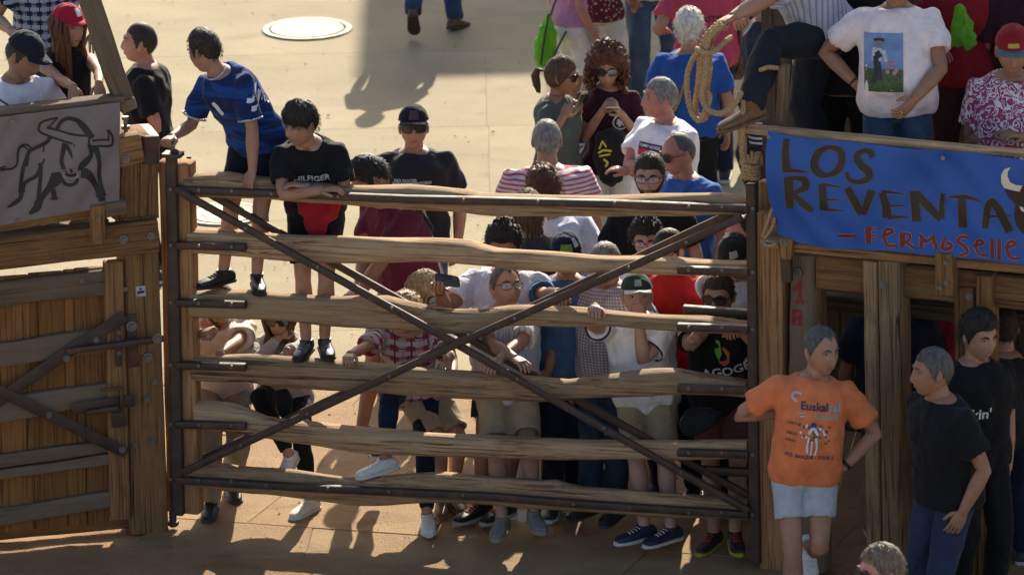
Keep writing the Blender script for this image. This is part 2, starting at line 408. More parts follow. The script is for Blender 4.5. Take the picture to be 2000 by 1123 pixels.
# ============================================================ gate
gate = thing('gate', 'big wooden gate of six rough rails on dark steel pipes with a steel cross', 'gate', G.P(340, 1030))
RAILS = [
 ([(365,340),(440,337),(560,350),(640,361),(700,362),(800,362),(907,371),(940,379),(1060,381),(1171,384),(1310,380),(1403,375),(1430,379),(1455,391)],
  [(365,386),(500,389),(560,391),(658,399),(769,407),(880,413),(960,420),(1100,424),(1200,424),(1300,421),(1455,420)]),
 ([(372,447),(440,450),(520,455),(690,460),(820,465),(911,469),(940,476),(953,483),(1123,496),(1250,501),(1323,505),(1460,513)],
  [(372,494),(480,500),(560,512),(690,516),(820,511),(900,514),(959,520),(1010,528),(1123,532),(1200,532),(1323,537),(1460,541)]),
 ([(375,566),(483,567),(560,572),(627,579),(700,577),(754,579),(800,590),(840,598),(882,603),(953,602),(1002,596),(1092,599),(1183,606),(1304,614),(1380,617),(1460,627)],
  [(375,619),(488,623),(600,632),(680,637),(782,641),(868,651),(925,650),(982,639),(1100,637),(1183,636),(1323,645),(1460,652)]),
 ([(378,692),(493,690),(560,695),(627,700),(760,710),(894,722),(960,728),(1062,735),(1110,740),(1159,735),(1244,724),(1323,720),(1395,731),(1460,745)],
  [(378,741),(488,745),(520,752),(627,760),(734,764),(840,776),(960,785),(1092,784),(1183,777),(1323,768),(1460,777)]),
 ([(384,782),(430,786),(467,793),(520,813),(627,827),(734,838),(820,843),(911,847),(1000,852),(1062,856),(1183,861),(1300,860),(1462,857)],
  [(384,835),(488,846),(574,867),(734,886),(894,892),(941,893),(1123,896),(1323,898),(1462,896)]),
 ([(386,898),(467,907),(560,914),(627,922),(680,930),(734,929),(814,921),(870,920),(941,927),(1062,936),(1090,934),(1123,947),(1244,954),(1365,965),(1462,975)],
  [(386,952),(440,958),(520,964),(627,980),(691,990),(787,983),(870,979),(1000,988),(1123,1000),(1365,1011),(1462,1016)])]
RD = .12                                # rail thickness
def tabv(t, x): return interp([(a_, b_) for a_, b_ in t], x)[0]
for k, (tp, bt) in enumerate(RAILS):
    x0, x1 = tp[0][0], tp[-1][0]; C_, bb, aa = [], [], []
    for i in range(41):
        x = lerp(x0, x1, i/40); wob = .006*noise.noise(V((x*.012, k*5, 0)))
        T = G.P(x, tabv(tp, x)-1, -RD*.72); Bt = G.P(x, tabv(bt, x)+1, -RD*.28)
        c = G.P(x, (tabv(tp, x)+tabv(bt, x))/2, -RD/2); c.z = (T.z+Bt.z)/2; C_.append(c + G.N*wob); bb.append((T.z-Bt.z)/2); aa.append(RD/2*(1+.12*noise.noise(V((x*.01, k*9, 4)))))
    beam('rail', C_, G.N, aa, bb, W_RAIL, gate, p=3.4, n=20, step=.045, rough=.0065, seed=k*7.7)
def pipe(name, p0, p1, r, parent=gate, mat=STEEL, n=10):
    b = MB(); b.tube([p0, p0.lerp(p1, .5), p1], r, n); d = (p1-p0).normalized()
    M = Matrix.Translation(p0); return b.build(name, mat, parent)
def steelbar(name, pts, d, half_h, half_d, parent=gate, F=G):
    """rounded channel lying on the plane d through pixel points"""
    C_ = [F.P(x, y, d) for x, y in pts]; return beam(name, C_, F.N, half_d, half_h, STEEL, parent, p=3.5, n=12, step=.3, rough=.0012)
steelbar('pipe', [(345, 371), (800, 389), (1200, 398), (1462, 408)], .03, .0235, .024)
steelbar('pipe', [(345, 937), (600, 952), (960, 969), (1123, 983), (1462, 1005)], .03, .0235, .024)
for yl, yr in ((480, 530), (592, 641), (714, 761), (829, 886)):
    steelbar('pipe', [(345, yl-1), (480, yl+3)], .03, .0235, .024)
    steelbar('pipe', [(1325, yr-3), (1462, yr+1)], .03, .0235, .024)
steelbar('rear_pipe', [(1336, 604), (1464, 613)], -.17, .026, .025)
steelbar('rear_pipe', [(1370, 917), (1464, 922)], -.17, .026, .025)
steelbar('brace', [(352, 375), (885, 668), (1462, 997)], .075, .0225, .016)
steelbar('brace', [(358, 922), (885, 675), (1448, 425)], .105, .0225, .016)
steelbar('rear_brace', [(375, 360), (905, 655), (1462, 968)], -.155, .0225, .016)
steelbar('rear_brace', [(372, 905), (905, 662), (1452, 405)], -.185, .0225, .016)
def vpost(name, a0, a1, y0, b0, b1, y1, df, depth, mat, parent, F=G, **k):
    return fb(name, F, [(a0, y0), (a1, y0), (b1, y1), (b0, y1)], df, depth, mat, parent, axis='v', **k)
vpost('stile', 341, 371, 322, 355, 388, 1003, -.012, .12, W_OR, gate, rough=.003)
vpost('edge_strip', 308, 323, 318, 326, 337, 998, -.02, .11, W_OR, gate, rough=.005)
vpost('hinge_post', 322, 343, 308, 334, 357, 1006, .035, .05, STEEL, gate, p=6, rough=.001)
vpost('hinge_post', 1456, 1475, 362, 1463, 1484, 1100, .04, .05, STEEL, gate, p=6, rough=.001)
vpost('stile', 1466, 1480, 425, 1472, 1488, 1095, -.03, .09, W_OR, gate)
vpost('rear_post', 364, 372, 308, 372, 380, 470, -.14, .02, STEEL, gate, p=6, rough=.001)
b = MB(); P = G.P(338, 306, .01); b.box(P + V((0, 0, .012)), G.U*.055, G.N*.045, V((0, 0, .012))); b.ell(P + G.U*.01 + V((0, 0, .03)), G.U*.028, G.N*.02, V((0, 0, .016)))
b.build('hinge_cap', STEEL, gate)
P = G.P(338, 1018, .02); b = MB(); b.tube([P+V((0, 0, .06)), P-V((0, 0, .03))], .022, 10); b.box(P-V((0, 0, .01)), G.U*.03, G.N*.02, V((0, 0, .012))); b.build('pivot', STEEL, gate)
NB = []
for yl, yr in ((371, 406), (480, 530), (592, 641), (714, 761), (829, 886), (937, 1003)):
    for x in (333, 388, 452): NB.append((x, yl-1 if x < 340 else yl+2*(x-345)/100, .062 if x > 340 else .06))
    for x in (1345, 1410, 1470): NB.append((x, yr-2 if x < 1460 else yr+2, .062 if x < 1460 else .07))
for x, yy in ((530, 379), (660, 384), (905, 391), (1050, 394), (1200, 397), (520, 948), (640, 954), (760, 960), (905, 966), (1120, 984), (1230, 991)): NB.append((x, yy, .062))
for x, yy in ((480, 446), (620, 522), (765, 602), (1010, 740), (1180, 836), (1330, 923)): NB.append((x, yy, .1))
for x, yy in ((470, 870), (600, 808), (760, 735), (1005, 622), (1228, 522), (1340, 473)): NB.append((x, yy, .13))
for x, yy, d in NB: bolt(G.P(x, yy, d), G.N, gate, .0068)

# ============================================================ left stand
ls = thing('wooden_barrier', 'tall brown timber barrier with planked door and steel straps at the left', 'barrier', L.P(285, 1042))
fb('post', L, [(239, 428), (309, 424), (332, 1040), (257, 1042)], 0, .25, W_BEAM, ls, 'v', p=10)
fb('post', L, [(228, 272), (311, 262), (312, 424), (222, 432)], -.02, .27, W_BEAM, ls, 'v', p=8, rough=.006)
fb('steel_collar', L, [(279, 270), (313, 266), (314, 318), (279, 322)], .004, .30, STEEL, ls, 'v', p=9, rough=.001)
fb('beam_end', L, [(232, 268), (277, 262), (278, 318), (230, 332)], .10, .12, W_OR, ls, 'h', p=6, rough=.008)
fb('beam', L, [(-60, 473), (312, 430), (306, 493), (-60, 536)], .06, .09, W_BEAM, ls, 'h', p=9)
fb('beam', L, [(-60, 448), (216, 403), (216, 421), (-60, 463)], .05, .07, W_BEAM, ls, 'h', p=8)
fb('block', L, [(178, 405), (206, 402), (205, 476), (182, 478)], .15, .08, W_BEAM, ls, 'v', p=8)
fb('block', L, [(206, 398), (247, 392), (248, 420), (206, 428)], .14, .16, W_GREY, ls, 'h', p=8)
fb('top_rail', L, [(-60, 224), (244, 188), (244, 203), (-60, 238)], .10, .12, W_GREY, ls, 'h', p=6, rough=.005)
fb('leaning_beam', L, [(134, -60), (178, -60), (264, 190), (226, 200)], .06, .13, W_GREY, ls, 'v', p=8, rough=.005)
fb('beam_end', L, [(236, 196), (268, 190), (262, 214), (240, 226)], .05, .12, W_GREY, ls, 'h', p=5)
fb('base_beam', L, [(-60, 1042), (262, 1010), (262, 1030), (-60, 1062)], -.09, .1, W_BEAM, ls, 'h', p=8)
door = ls
for x0, x1 in ((-62, -2), (-2, 57), (57, 125), (125, 145), (145, 204)):
    f = lambda x, yl: yl - .11*x
    fb('door_board', L, [(x0, f(x0, 545)), (x1, f(x1, 545)), (x1+9, f(x1, 1040)), (x0+9, f(x0, 1040))], -.03, .04, W_DOOR, ls, 'v', p=10, rough=.002)
for q in ([(-60, 558), (205, 530), (207, 575), (-60, 610)], [(-60, 679), (206, 641), (207, 688), (-60, 724)], [(-60, 786), (208, 750), (212, 790), (-60, 836)],
          [(-60, 899), (214, 861), (217, 884), (-60, 925)], [(-60, 927), (217, 887), (218, 906), (-60, 948)], [(-60, 1003), (222, 961), (223, 991), (-60, 1038)]):
    fb('door_plank', L, q, .015, .05, W_GREY, ls, 'h', p=7, rough=.006)
fb('door_stile', L, [(205, 516), (241, 511), (256, 1012), (216, 1016)], .03, .07, W_OR if 0 else W_BEAM, ls, 'v', p=9)
def lbar(name, pts, d, hh, hd): return steelbar(name, pts, d, hh, hd, ls, L)
lbar('steel_strap', [(243, 618), (122, 695), (-60, 822)], .05, .037, .006)
lbar('steel_strap', [(-60, 738), (20, 773), (246, 884)], .062, .033, .006)
lbar('door_bolt', [(130, 686), (240, 672), (318, 661)], .085, .019, .017)
lbar('steel_strap', [(229, 640), (232, 714)], .045, .018, .006)
lbar('steel_strap', [(256, 615), (262, 715)], .012, .03, .006)
lbar('latch_plate', [(142, 798), (262, 782)], .06, .036, .008)
lbar('latch_bar', [(170, 806), (230, 797)], .09, .018, .016)
lbar('latch_bar', [(197, 762), (237, 758)], .09, .010, .010); lbar('latch_bar', [(236, 756), (238, 800)], .09, .012, .010)
lbar('hinge_plate', [(232, 806), (234, 832)], .045, .045, .005)
0 and fb('steel_sheet', L, [(254, 700), (322, 700), (331, 1033), (262, 1035)], .008, .01, STEEL, ls, 'v', p=14, rough=.0008)
for x, yy, d, r in ((257, 637, .02, .022), (307, 661, .11, .02), (289, 698, .012, .02), (241, 468, .065, .018), (295, 461, .065, .016), (192, 427, .155, .01), (192, 470, .155, .01), (245, 565, .01, .01),
                    (188, 664, .06, .012), (130, 700, .06, .014), (96, 810, .072, .012), (239, 878, .072, .014), (264, 869, .02, .01), (302, 745, .02, .012), (297, 862, .02, .011), (232, 650, .055, .009), (232, 665, .055, .009),
                    (232, 690, .055, .009), (285, 835, .02, .008), (160, 548, .02, .01), (286, 780, .02, .011), (246, 312, .105, .016)):
    bolt(L.P(x, yy, d), L.N, ls, r)
b = MB(); P = L.P(246, 262, -.05); b.tube([P, P+V((0, 0, .10))], .012, 10); b.tube([P+V((0, 0, .03)), P+V((0, 0, .05))], .026, 8); b.tube([P+V((0, 0, .085)), P+V((0, 0, .105))], .02, 10); b.build('long_bolt', BOLT, ls)
# sticker on the post
def quadpx(name, F, q, d, mat, parent, th=.001):
    P4 = [F.P(x, yy, d) for x, yy in q]; Bk = [p - F.N*th for p in P4]
    return mk(name, P4+Bk, [(3, 2, 1, 0), (4, 5, 6, 7), (0, 1, 5, 4), (1, 2, 6, 5), (2, 3, 7, 6), (3, 0, 4, 7)], mat, parent, smooth=False)
PAPER = plain('sticker_paper', (.42, .40, .42), .5); INK = plain('dark_ink', (.03, .03, .035), .6)
st = thing('sticker', 'small pale square sticker on the brown post of the left barrier', 'sticker', L.P(275, 568, .004))
quadpx('sheet', L, [(265, 560), (284, 558), (285, 578), (266, 580)], .0035, PAPER, st); quadpx('print', L, [(268, 569), (282, 567), (282, 572), (268, 575)], .0045, INK, st); quadpx('print', L, [(272, 563), (277, 562), (277, 566), (272, 567)], .0045, INK, st)
fl = thing('platform', 'raised plank floor of the left stand behind the bull banner', 'platform', L.L(-.8, 1.9, -.3))
for k in range(8):
    a0 = L.L(-3.2, 1.88, -.22-.2*k); a1 = L.L(-.12, 1.88, -.22-.2*k); beam('floorboard', [a0, a1], L.N, .095, .02, W_GREY, fl, p=9, n=12, step=.6)

# ============================================================ right stand
rs = thing('wooden_stand', 'timber stand at the right on thick posts with a shaded space below', 'stand', Rf.P(1720, 1136))
vpost('corner_post', 1476, 1528, 422, 1482, 1534, 1112, 0, .2, W_OR, rs, F=Rf, p=10)
vpost('round_pile', 1478, 1499, 358, 1478, 1502, 440, -.12, .09, W_OR, rs, F=Rf, p=2.2)
log = vpost('painted_log', 1538, 1594, 500, 1528, 1606, 1118, .02, .22, W_GREY, rs, F=Rf, p=3.2, rough=.008); log['label'] = 'pale weathered log post with red painted marks'
vpost('post', 1683, 1712, 512, 1690, 1722, 1150, .11, .16, W_POST, rs, F=Rf, p=6, rough=.004)
vpost('post', 1713, 1757, 512, 1723, 1767, 1150, .115, .19, W_POST, rs, F=Rf, p=8, rough=.004)
vpost('post', 1862, 1902, 563, 1868, 1910, 1170, .05, .14, W_BEAM, rs, F=Rf, p=8)
vpost('post', 1904, 1936, 541, 1910, 1944, 1170, .07, .14, W_BEAM, rs, F=Rf, p=8)
fb('main_beam', Rf, [(1594, 500), (2060, 552), (2060, 614), (1594, 565)], .02, .18, W_BEAM, rs, 'h', p=10)
fb('lower_rail', Rf, [(1545, 476), (2060, 524), (2060, 541), (1545, 494)], .12, .10, W_BEAM, rs, 'h', p=7)
fb('top_rail', Rf, [(1440, 248), (2060, 301), (2060, 316), (1440, 263)], .13, .08, W_RAIL, rs, 'h', p=5, rough=.006)
vpost('bracket', 1520, 1546, 468, 1524, 1544, 506, .16, .08, W_OR, rs, F=Rf, p=8)
vpost('steel_bracket', 1523, 1543, 505, 1526, 1544, 551, .14, .05, STEEL, rs, F=Rf, p=8, rough=.001)
vpost('bracket', 1825, 1862, 497, 1826, 1861, 577, .18, .11, W_BEAM, rs, F=Rf, p=8)
vpost('rail_upright', 1521, 1535, 133, 1513, 1528, 252, -.02, .08, W_GREY, rs, F=Rf, p=8)
fb('beam_end', Rf, [(1490, 466), (1520, 470), (1520, 488), (1492, 486)], .13, .12, W_RAIL, rs, 'h', p=5)
for u in range(9):
    beam('floorboard', [Rf.L(.15, 1.93, -.15-.25*u), Rf.L(4.2, 1.93, -.15-.25*u)], Rf.N, .12, .02, W_GREY, rs, p=9, n=12, step=.8)
for x, yy, d, r in ((1557, 532, .04, .02), (1724, 556, .12, .015), (1847, 513, .19, .01), (1848, 553, .19, .01), (1836, 562, .19, .01), (1893, 579, .06, .014), (1527, 475, .165, .009), (1535, 476, .165, .009)): bolt(Rf.P(x, yy, d), Rf.N, rs, r)
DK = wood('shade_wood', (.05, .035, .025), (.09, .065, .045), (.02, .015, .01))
bw = thing('shade_wall', 'dark plank wall added to keep the space of the right stand in shade', 'wall', Rf.L(1.2, 0, -2.6))  # added to block the sun and darken the background of the stand
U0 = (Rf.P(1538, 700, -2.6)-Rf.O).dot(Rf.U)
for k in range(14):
    u0 = U0+.3*k; beam('shade_board', [Rf.L(u0, 0, -2.6), Rf.L(u0, 4.6, -2.6)], Rf.N, .02, .147, DK, bw, p=10, n=12, step=1.2, rough=.001)
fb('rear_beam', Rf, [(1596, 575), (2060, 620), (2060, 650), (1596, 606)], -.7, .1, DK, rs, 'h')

# ------------------------------------------------------------ painted marks and banners
def bvh_of(o):
    M = MW[o.name]; me = o.data; return BVHTree.FromPolygons([M @ v.co for v in me.vertices], [tuple(p.vertices) for p in me.polygons])
def polyline_strip(pts, wd, seg=.01, cap=True):
    """2D strip mesh of a stroke: pts (u,v) or (u,v,width)"""
    P2 = []
    for i in range(len(pts)-1):
        a_, c_ = pts[i], pts[i+1]; wa = a_[2] if len(a_) > 2 else wd; wc = c_[2] if len(c_) > 2 else wd
        n_ = max(1, int(math.hypot(c_[0]-a_[0], c_[1]-a_[1])/seg))
        for k in range(n_): t = k/n_; P2.append((lerp(a_[0], c_[0], t), lerp(a_[1], c_[1], t), lerp(wa, wc, t)))
    e = pts[-1]; P2.append((e[0], e[1], e[2] if len(e) > 2 else wd)); vs = []; fs = []
    for i, (x, yy, w_) in enumerate(P2):
        x0, y0, _ = P2[max(0, i-1)]; x1, y1, _ = P2[min(len(P2)-1, i+1)]; l_ = math.hypot(x1-x0, y1-y0) or 1; nx_, ny_ = -(y1-y0)/l_*w_/2, (x1-x0)/l_*w_/2
        vs += [(x+nx_, yy+ny_), (x, yy), (x-nx_, yy-ny_)]
        if i: k = i*3; fs += [(k-3, k, k+1, k-2), (k-2, k+1, k+2, k-1)]
    return vs, fs
def smooth_path(pts, n_=6):
    out = []
    m_ = len(pts)
    for i in range(m_-1):
        p0, p1, p2, p3 = pts[max(0, i-1)], pts[i], pts[i+1], pts[min(m_-1, i+2)]
        for k in range(n_):
            t = k/n_; out.append(tuple(.5*((2*b_)+(-a_+c_)*t+(2*a_-5*b_+4*c_-d_)*t*t+(-a_+3*b_-3*c_+d_)*t**3) for a_, b_, c_, d_ in zip(p0, p1, p2, p3)))
    out.append(tuple(pts[-1])); return out
def px_decal(name, F, bvh, v2, fs, mat, parent, off=.003, d0=.6):
    vs = []
    for x, yy in v2:
        P = F.P(x, yy, 0); h = bvh.ray_cast(P + F.N*d0, -F.N); 
        vs.append((h[0] if h[0] else P) + F.N*off)
    # parallax: keep the drawing where it belongs on the cloth
    return mk(name, vs, fs, mat, parent, ang=180)
def strokes(name, F, bvh, lst, mat, parent, off=.003, seg=4, org=(0, 0), sc=1, dd=0):
    if len(lst) > 1:
        for q_ in lst: strokes(name, F, bvh, [q_], mat, parent, off, seg, org, sc, dd)
        return
    b = MB(); vs2 = []; fs2 = []
    for st_ in lst:
        pts, wd = st_[0], st_[1]; sm = st_[2] if len(st_) > 2 else 1
        pts = [tuple([org[0]+p[0]/sc, org[1]+p[1]/sc] + ([p[2]/sc] if len(p) > 2 else [wd/sc])) for p in pts]
        if sm: pts = smooth_path(pts)
        v_, f_ = polyline_strip(pts, wd/sc, seg); k = len(vs2); vs2 += v_; fs2 += [tuple(i+k for i in q) for q in f_]
    vs = []
    for x, yy in vs2:
        P = F.P(x, yy, dd); h = bvh.ray_cast(P + F.N*.5, -F.N, 1.0); vs.append((h[0] if h[0] else P) + F.N*off)
    return mk(name, vs, fs2, mat, parent, ang=180)
def polys(name, F, bvh, lst, mat, parent, off=.003, org=(0, 0), sc=1, dd=0):
    """filled pixel polygons draped on a surface"""
    bm = bmesh.new()
    for pl in lst:
        vv = [bm.verts.new((org[0]+x/sc, org[1]+yy/sc, 0)) for x, yy in pl]; bm.faces.new(vv)
    bmesh.ops.triangulate(bm, faces=bm.faces[:]); bmesh.ops.subdivide_edges(bm, edges=[e for e in bm.edges if e.calc_length() > 8], cuts=2)
    bmesh.ops.triangulate(bm, faces=bm.faces[:])
    vs = []
    for v_ in bm.verts:
        P = F.P(v_.co.x, v_.co.y, dd); h = bvh.ray_cast(P + F.N*.5, -F.N, 1.0); vs.append((h[0] if h[0] else P) + F.N*off)
    bm.verts.index_update(); fs_ = [tuple(v_.index for v_ in f_.verts) for f_ in bm.faces]; bm.free()
    return mk(name, vs, fs_, mat, parent, ang=180)
def banner(name, label, F, top, bot, left, d, mat, wav, x1, nu=90, nv=30):
    t = thing(name, label, 'banner', F.P(left[0][0], left[0][1], d)); vs = []; fs = []
    for j in range(nv+1):
        v_ = j/nv
        for i in range(nu+1):
            u_ = i/nu; yt = None; xl = interp([(a_[1], a_[0]) for a_ in left], lerp(left[0][1], left[-1][1], v_))[0]
            x = lerp(xl, x1, u_); yy = lerp(tabv(top, x), tabv(bot, x), v_); P = F.P(x, yy, d); vs.append(P + F.N*wav(u_, v_))
    for j in range(nv):
        for i in range(nu): a_ = j*(nu+1)+i; fs.append((a_, a_+nu+1, a_+nu+2, a_+1))
    k = len(vs); vs += [v_ - F.N*.0015 for v_ in vs]; fs += [tuple(k+i for i in reversed(q)) for q in fs]
    o = mk('cloth', vs, fs, mat, t, ang=180); return t, o
def vinyl(name, c, c2):
    t = NT(name, .5, .3); n = t.noise(t.coord((2, 2, 2), rnd=False), 1, 5, .6); t.col(t.ramp(n, [(.3, c), (.7, c2)])); t.bump(t.noise(t.coord((7, 7, 7), rnd=False), 1, 4, .5), .35, .02); return t.m
def wl(u_, v_): return .014*math.sin(u_*9+v_*2)*math.sin(v_*3.1) + .004*math.sin(u_*31+v_*17)*math.sin(u_*6) + .006*noise.noise(V((u_*5, v_*3, 1))) + .012*max(0, u_-.86)/.14*math.sin(v_*11)
bl, blo = banner('banner', 'grey banner with a charging bull outline hung on the left barrier', L, [(-60, 235), (0, 229), (236, 200)], [(-60, 450), (0, 441), (150, 414), (222, 402)], [(-60, 235), (-60, 450)], .125,
                 vinyl('grey_vinyl', (.155, .125, .125), (.19, .155, .155)), wl, 234)
BLK = plain('black_print', (.012, .012, .013), .55, var=.1); B1 = bvh_of(blo); S4 = dict(org=(0, 200), sc=4.679, dd=.125)
strokes('bull_drawing', L, B1, [
    ([(0, 600), (60, 612), (120, 605), (160, 560), (165, 470), (180, 415), (215, 392), (260, 400), (290, 430)], 20),
    ([(165, 430), (215, 408), (262, 440)], 14), ([(-10, 600), (30, 585), (60, 590)], 12), ([(0, 618), (45, 612)], 22),
    ([(530, 145), (450, 160), (372, 195), (362, 268), (450, 312), (570, 352), (660, 378)], 20), ([(528, 148), (485, 190), (440, 240)], 14),
    ([(430, 235), (520, 255), (640, 288), (720, 300), (810, 300)], 20), ([(520, 250), (560, 180), (620, 148), (700, 160), (780, 225), (840, 320)], 34),
    ([(620, 150, 26), (700, 165, 40), (770, 235, 62), (835, 320, 60)], 40), ([(840, 345), (940, 342), (1000, 345)], 18), ([(800, 405), (900, 398), (1010, 398), (1032, 350), (1015, 290), (980, 248)], 22),
    ([(985, 255), (990, 300), (992, 345)], 14), ([(805, 330), (812, 405)], 18),
    ([(465, 325), (420, 375), (330, 420), (270, 455), (240, 530), (210, 620), (195, 740), (190, 830)], 36), ([(400, 400), (410, 370), (398, 460)], 12), ([(245, 590), (265, 500)], 20),
    ([(365, 560), (370, 600), (330, 680), (230, 745), (215, 830)], 34), ([(375, 590), (370, 700), (350, 900)], 36), ([(410, 520), (390, 570)], 16),
    ([(200, 800, 50), (190, 880, 40), (130, 930, 40), (70, 965, 14)], 40), ([(350, 900, 60), (340, 960, 70), (270, 1020, 30)], 60),
    ([(590, 375, 50), (575, 450, 40), (560, 540, 36), (580, 610, 40)], 40), ([(600, 390, 40), (635, 450, 30), (655, 510, 8)], 30), ([(680, 385), (670, 400)], 16), ([(805, 375, 30), (830, 470, 36), (790, 530, 60), (745, 575, 60), (735, 620, 60)], 50),
    ([(735, 640, 90), (790, 650, 90), (840, 700, 60), (885, 780, 50), (920, 860, 80)], 60), ([(860, 410, 70), (890, 470, 50), (905, 560, 36), (905, 660, 36), (925, 770, 40), (950, 860, 50)], 40),
    ([(900, 885, 40), (965, 885, 40)], 40), ([(505, 640, 80), (510, 700, 110), (450, 780, 60), (400, 850, 50), (370, 900, 50), (350, 960, 60)], 60), ([(480, 790, 50), (500, 880, 44)], 40), ([(460, 880), (525, 880)], 24),
    ([(590, 620), (600, 650), (640, 665), (690, 655), (700, 630)], 26), ([(560, 700), (600, 745), (650, 750), (690, 730), (705, 690)], 34), ([(640, 600), (650, 640)], 20)], BLK, bl, **S4)
strokes('nose_ring', L, B1, [([(590, 630), (578, 660), (600, 690), (645, 695), (690, 685), (705, 655), (695, 630)], 13), ([(590, 715), (630, 728), (665, 722)], 8)], plain('pale_print', (.25, .23, .22), .55), bl, off=.0045, **S4)
for x, yy in ((22, 236), (34, 430), (-40, 243)):
    c = L.P(x, yy, .125); b = MB(); b.tube([c+L.N*.0+L.N*.012, c+L.N*.016], .011, 12); b.build('eyelet', BOLT, bl)

def wr(u_, v_):
    return .030*math.sin(v_*3.14)*math.sin(u_*7+.5) + .012*math.sin((u_*1.0+v_*.35)*16)*(1-v_*.4) + .006*math.sin(u_*41-v_*13)*abs(math.sin(u_*7)) + .012*noise.noise(V((u_*6, v_*3, 8)))+.03*max(0, .1-u_)/.1*math.sin(v_*5)
br, bro = banner('banner', 'blue banner with painted words LOS REVENTA and Fermoselle on the right stand', Rf, [(1500, 256), (1560, 268), (1640, 277), (1760, 288), (1900, 300), (2060, 318)],
                 [(1515, 461), (1560, 474), (1600, 483), (1680, 488), (1760, 492), (1860, 501), (2060, 524)], [(1500, 256), (1503, 400), (1516, 461)], .165, vinyl('blue_vinyl', (.016, .07, .30), (.024, .095, .38)), wr, 2060, 140, 44)
B2 = bvh_of(bro); PB = plain('brown_black_paint', (.022, .014, .010), .5, var=.4, sc=9); PR = plain('red_paint', (.15, .010, .016), .5, var=.3, sc=9); PO = plain('paint_outline', (.16, .12, .12), .6)
A4 = dict(org=(1500, 240), sc=4.319, dd=.165); A5 = dict(org=(1740, 260), sc=4.319, dd=.165)
big1 = [([(165, 130, 50), (160, 250, 60), (175, 400, 70)], 60, 0), ([(150, 395, 26), (230, 395, 30), (345, 412, 10)], 20, 0),
        ([(500, 205, 36), (420, 260, 60), (395, 350, 66), (440, 420, 60), (520, 435, 40), (600, 390, 60), (625, 300, 62), (590, 225, 46), (500, 205, 36)], 60),
        ([(890, 285, 60), (860, 245, 50), (800, 240, 40), (745, 285, 56), (790, 360, 62), (855, 410, 66), (850, 465, 60), (780, 490, 40), (700, 470, 36), (670, 415, 30)], 50),
        ([(185, 450, 70), (190, 580, 76), (190, 718, 70)], 70, 0), ([(180, 462, 40), (260, 462, 40), (320, 480, 64), (320, 540, 60), (220, 590, 30)], 50), ([(225, 600, 40), (300, 670, 60), (385, 735, 44)], 50),
        ([(468, 505, 64), (485, 620, 64), (490, 725, 80)], 70, 0), ([(470, 508, 22), (620, 535, 10)], 20, 0), ([(500, 632, 20), (612, 636, 12)], 16, 0), ([(480, 712, 34), (645, 728, 10)], 20, 0),
        ([(680, 545, 66), (740, 650, 66), (795, 765, 60)], 64, 0), ([(885, 565, 70), (850, 660, 60), (810, 770, 50)], 60, 0)]
big2 = [([(-70, 500, 60), (-40, 620, 62), (-35, 715, 80)], 70, 0), ([(-70, 490, 26), (0, 500, 24), (100, 518, 8)], 20, 0), ([(-30, 617, 20), (95, 618, 12)], 16, 0), ([(-30, 715, 40), (130, 716, 12)], 16, 0),
        ([(185, 500, 76), (195, 620, 70), (205, 755, 76)], 70, 0), ([(200, 515, 60), (300, 630, 66), (410, 735, 50)], 60, 0), ([(425, 522, 40), (412, 620, 44), (418, 735, 50)], 50, 0),
        ([(480, 548, 10), (610, 545, 36), (750, 577, 8)], 20), ([(590, 550, 66), (598, 660, 74), (602, 800, 78)], 70, 0), ([(870, 560, 40), (820, 620, 60), (790, 805, 54)], 60), ([(850, 560, 50), (910, 640, 72), (1000, 835, 74)], 70, 0), ([(820, 706, 18), (1010, 697, 12)], 16, 0)]
def grow(lst, k): return [([(p[0], p[1], (p[2] if len(p) > 2 else s_[1])+k) for p in s_[0]], s_[1]+k) + tuple(s_[2:]) for s_ in lst]
for big, kw in ((big1, A4), (big2, A5)):
    strokes('letter_outline', Rf, B2, grow(big, 9), PO, br, off=.003, seg=3, **kw); strokes('lettering', Rf, B2, big, PB, br, off=.0045, seg=3, **kw)
red1 = [([(600, 950, 26), (738, 952, 30)], 28, 0), ([(845, 880, 50), (850, 1020, 44)], 40, 0), ([(845, 893), (915, 898)], 16, 0), ([(860, 950), (918, 955)], 14, 0), ([(955, 960), (1040, 930), (1035, 905), (990, 905), (975, 960), (1000, 1035), (1075, 1038)], 26)]
red2 = [([(90, 850, 50), (95, 965, 50)], 46, 0), ([(80, 855), (150, 860), (150, 905), (100, 920)], 22), ([(115, 915), (205, 970)], 26, 0), ([(260, 965, 40), (255, 880, 30), (225, 860, 16)], 30), ([(250, 880), (300, 920), (350, 880)], 30, 0), ([(350, 875), (385, 975)], 34, 0),
        ([(455, 885, 30), (435, 965, 36), (490, 975, 36), (510, 945, 30), (470, 920, 26)], 30), ([(640, 890), (590, 880), (560, 915), (620, 965), (640, 1010), (580, 1030)], 26), ([(690, 955), (775, 935), (750, 905), (715, 930), (715, 990), (750, 1030), (800, 1035)], 24),
        ([(850, 895, 34), (855, 1060, 34)], 34, 0), ([(910, 900, 34), (915, 1065, 34)], 34, 0), ([(965, 970), (1050, 940), (1020, 912), (985, 940), (985, 1010), (1030, 1055), (1080, 1050)], 26)]
for red, kw in ((red1, A4), (red2, A5)):
    strokes('letter_outline', Rf, B2, grow(red, 8), plain('pink_outline', (.36, .22, .28), .6), br, off=.003, seg=3, **kw); strokes('lettering', Rf, B2, red, PR, br, off=.0045, seg=3, **kw)
CREAM = plain('cream_paint', (.62, .56, .44), .6, var=.1)
polys('painted_horn', Rf, B2, [[(1020, 282), (965, 300), (935, 350), (935, 420), (960, 460), (1010, 475), (1090, 492), (1115, 440), (1060, 435), (1010, 410), (990, 360), (995, 320)]], CREAM, br, off=.004, **A5)
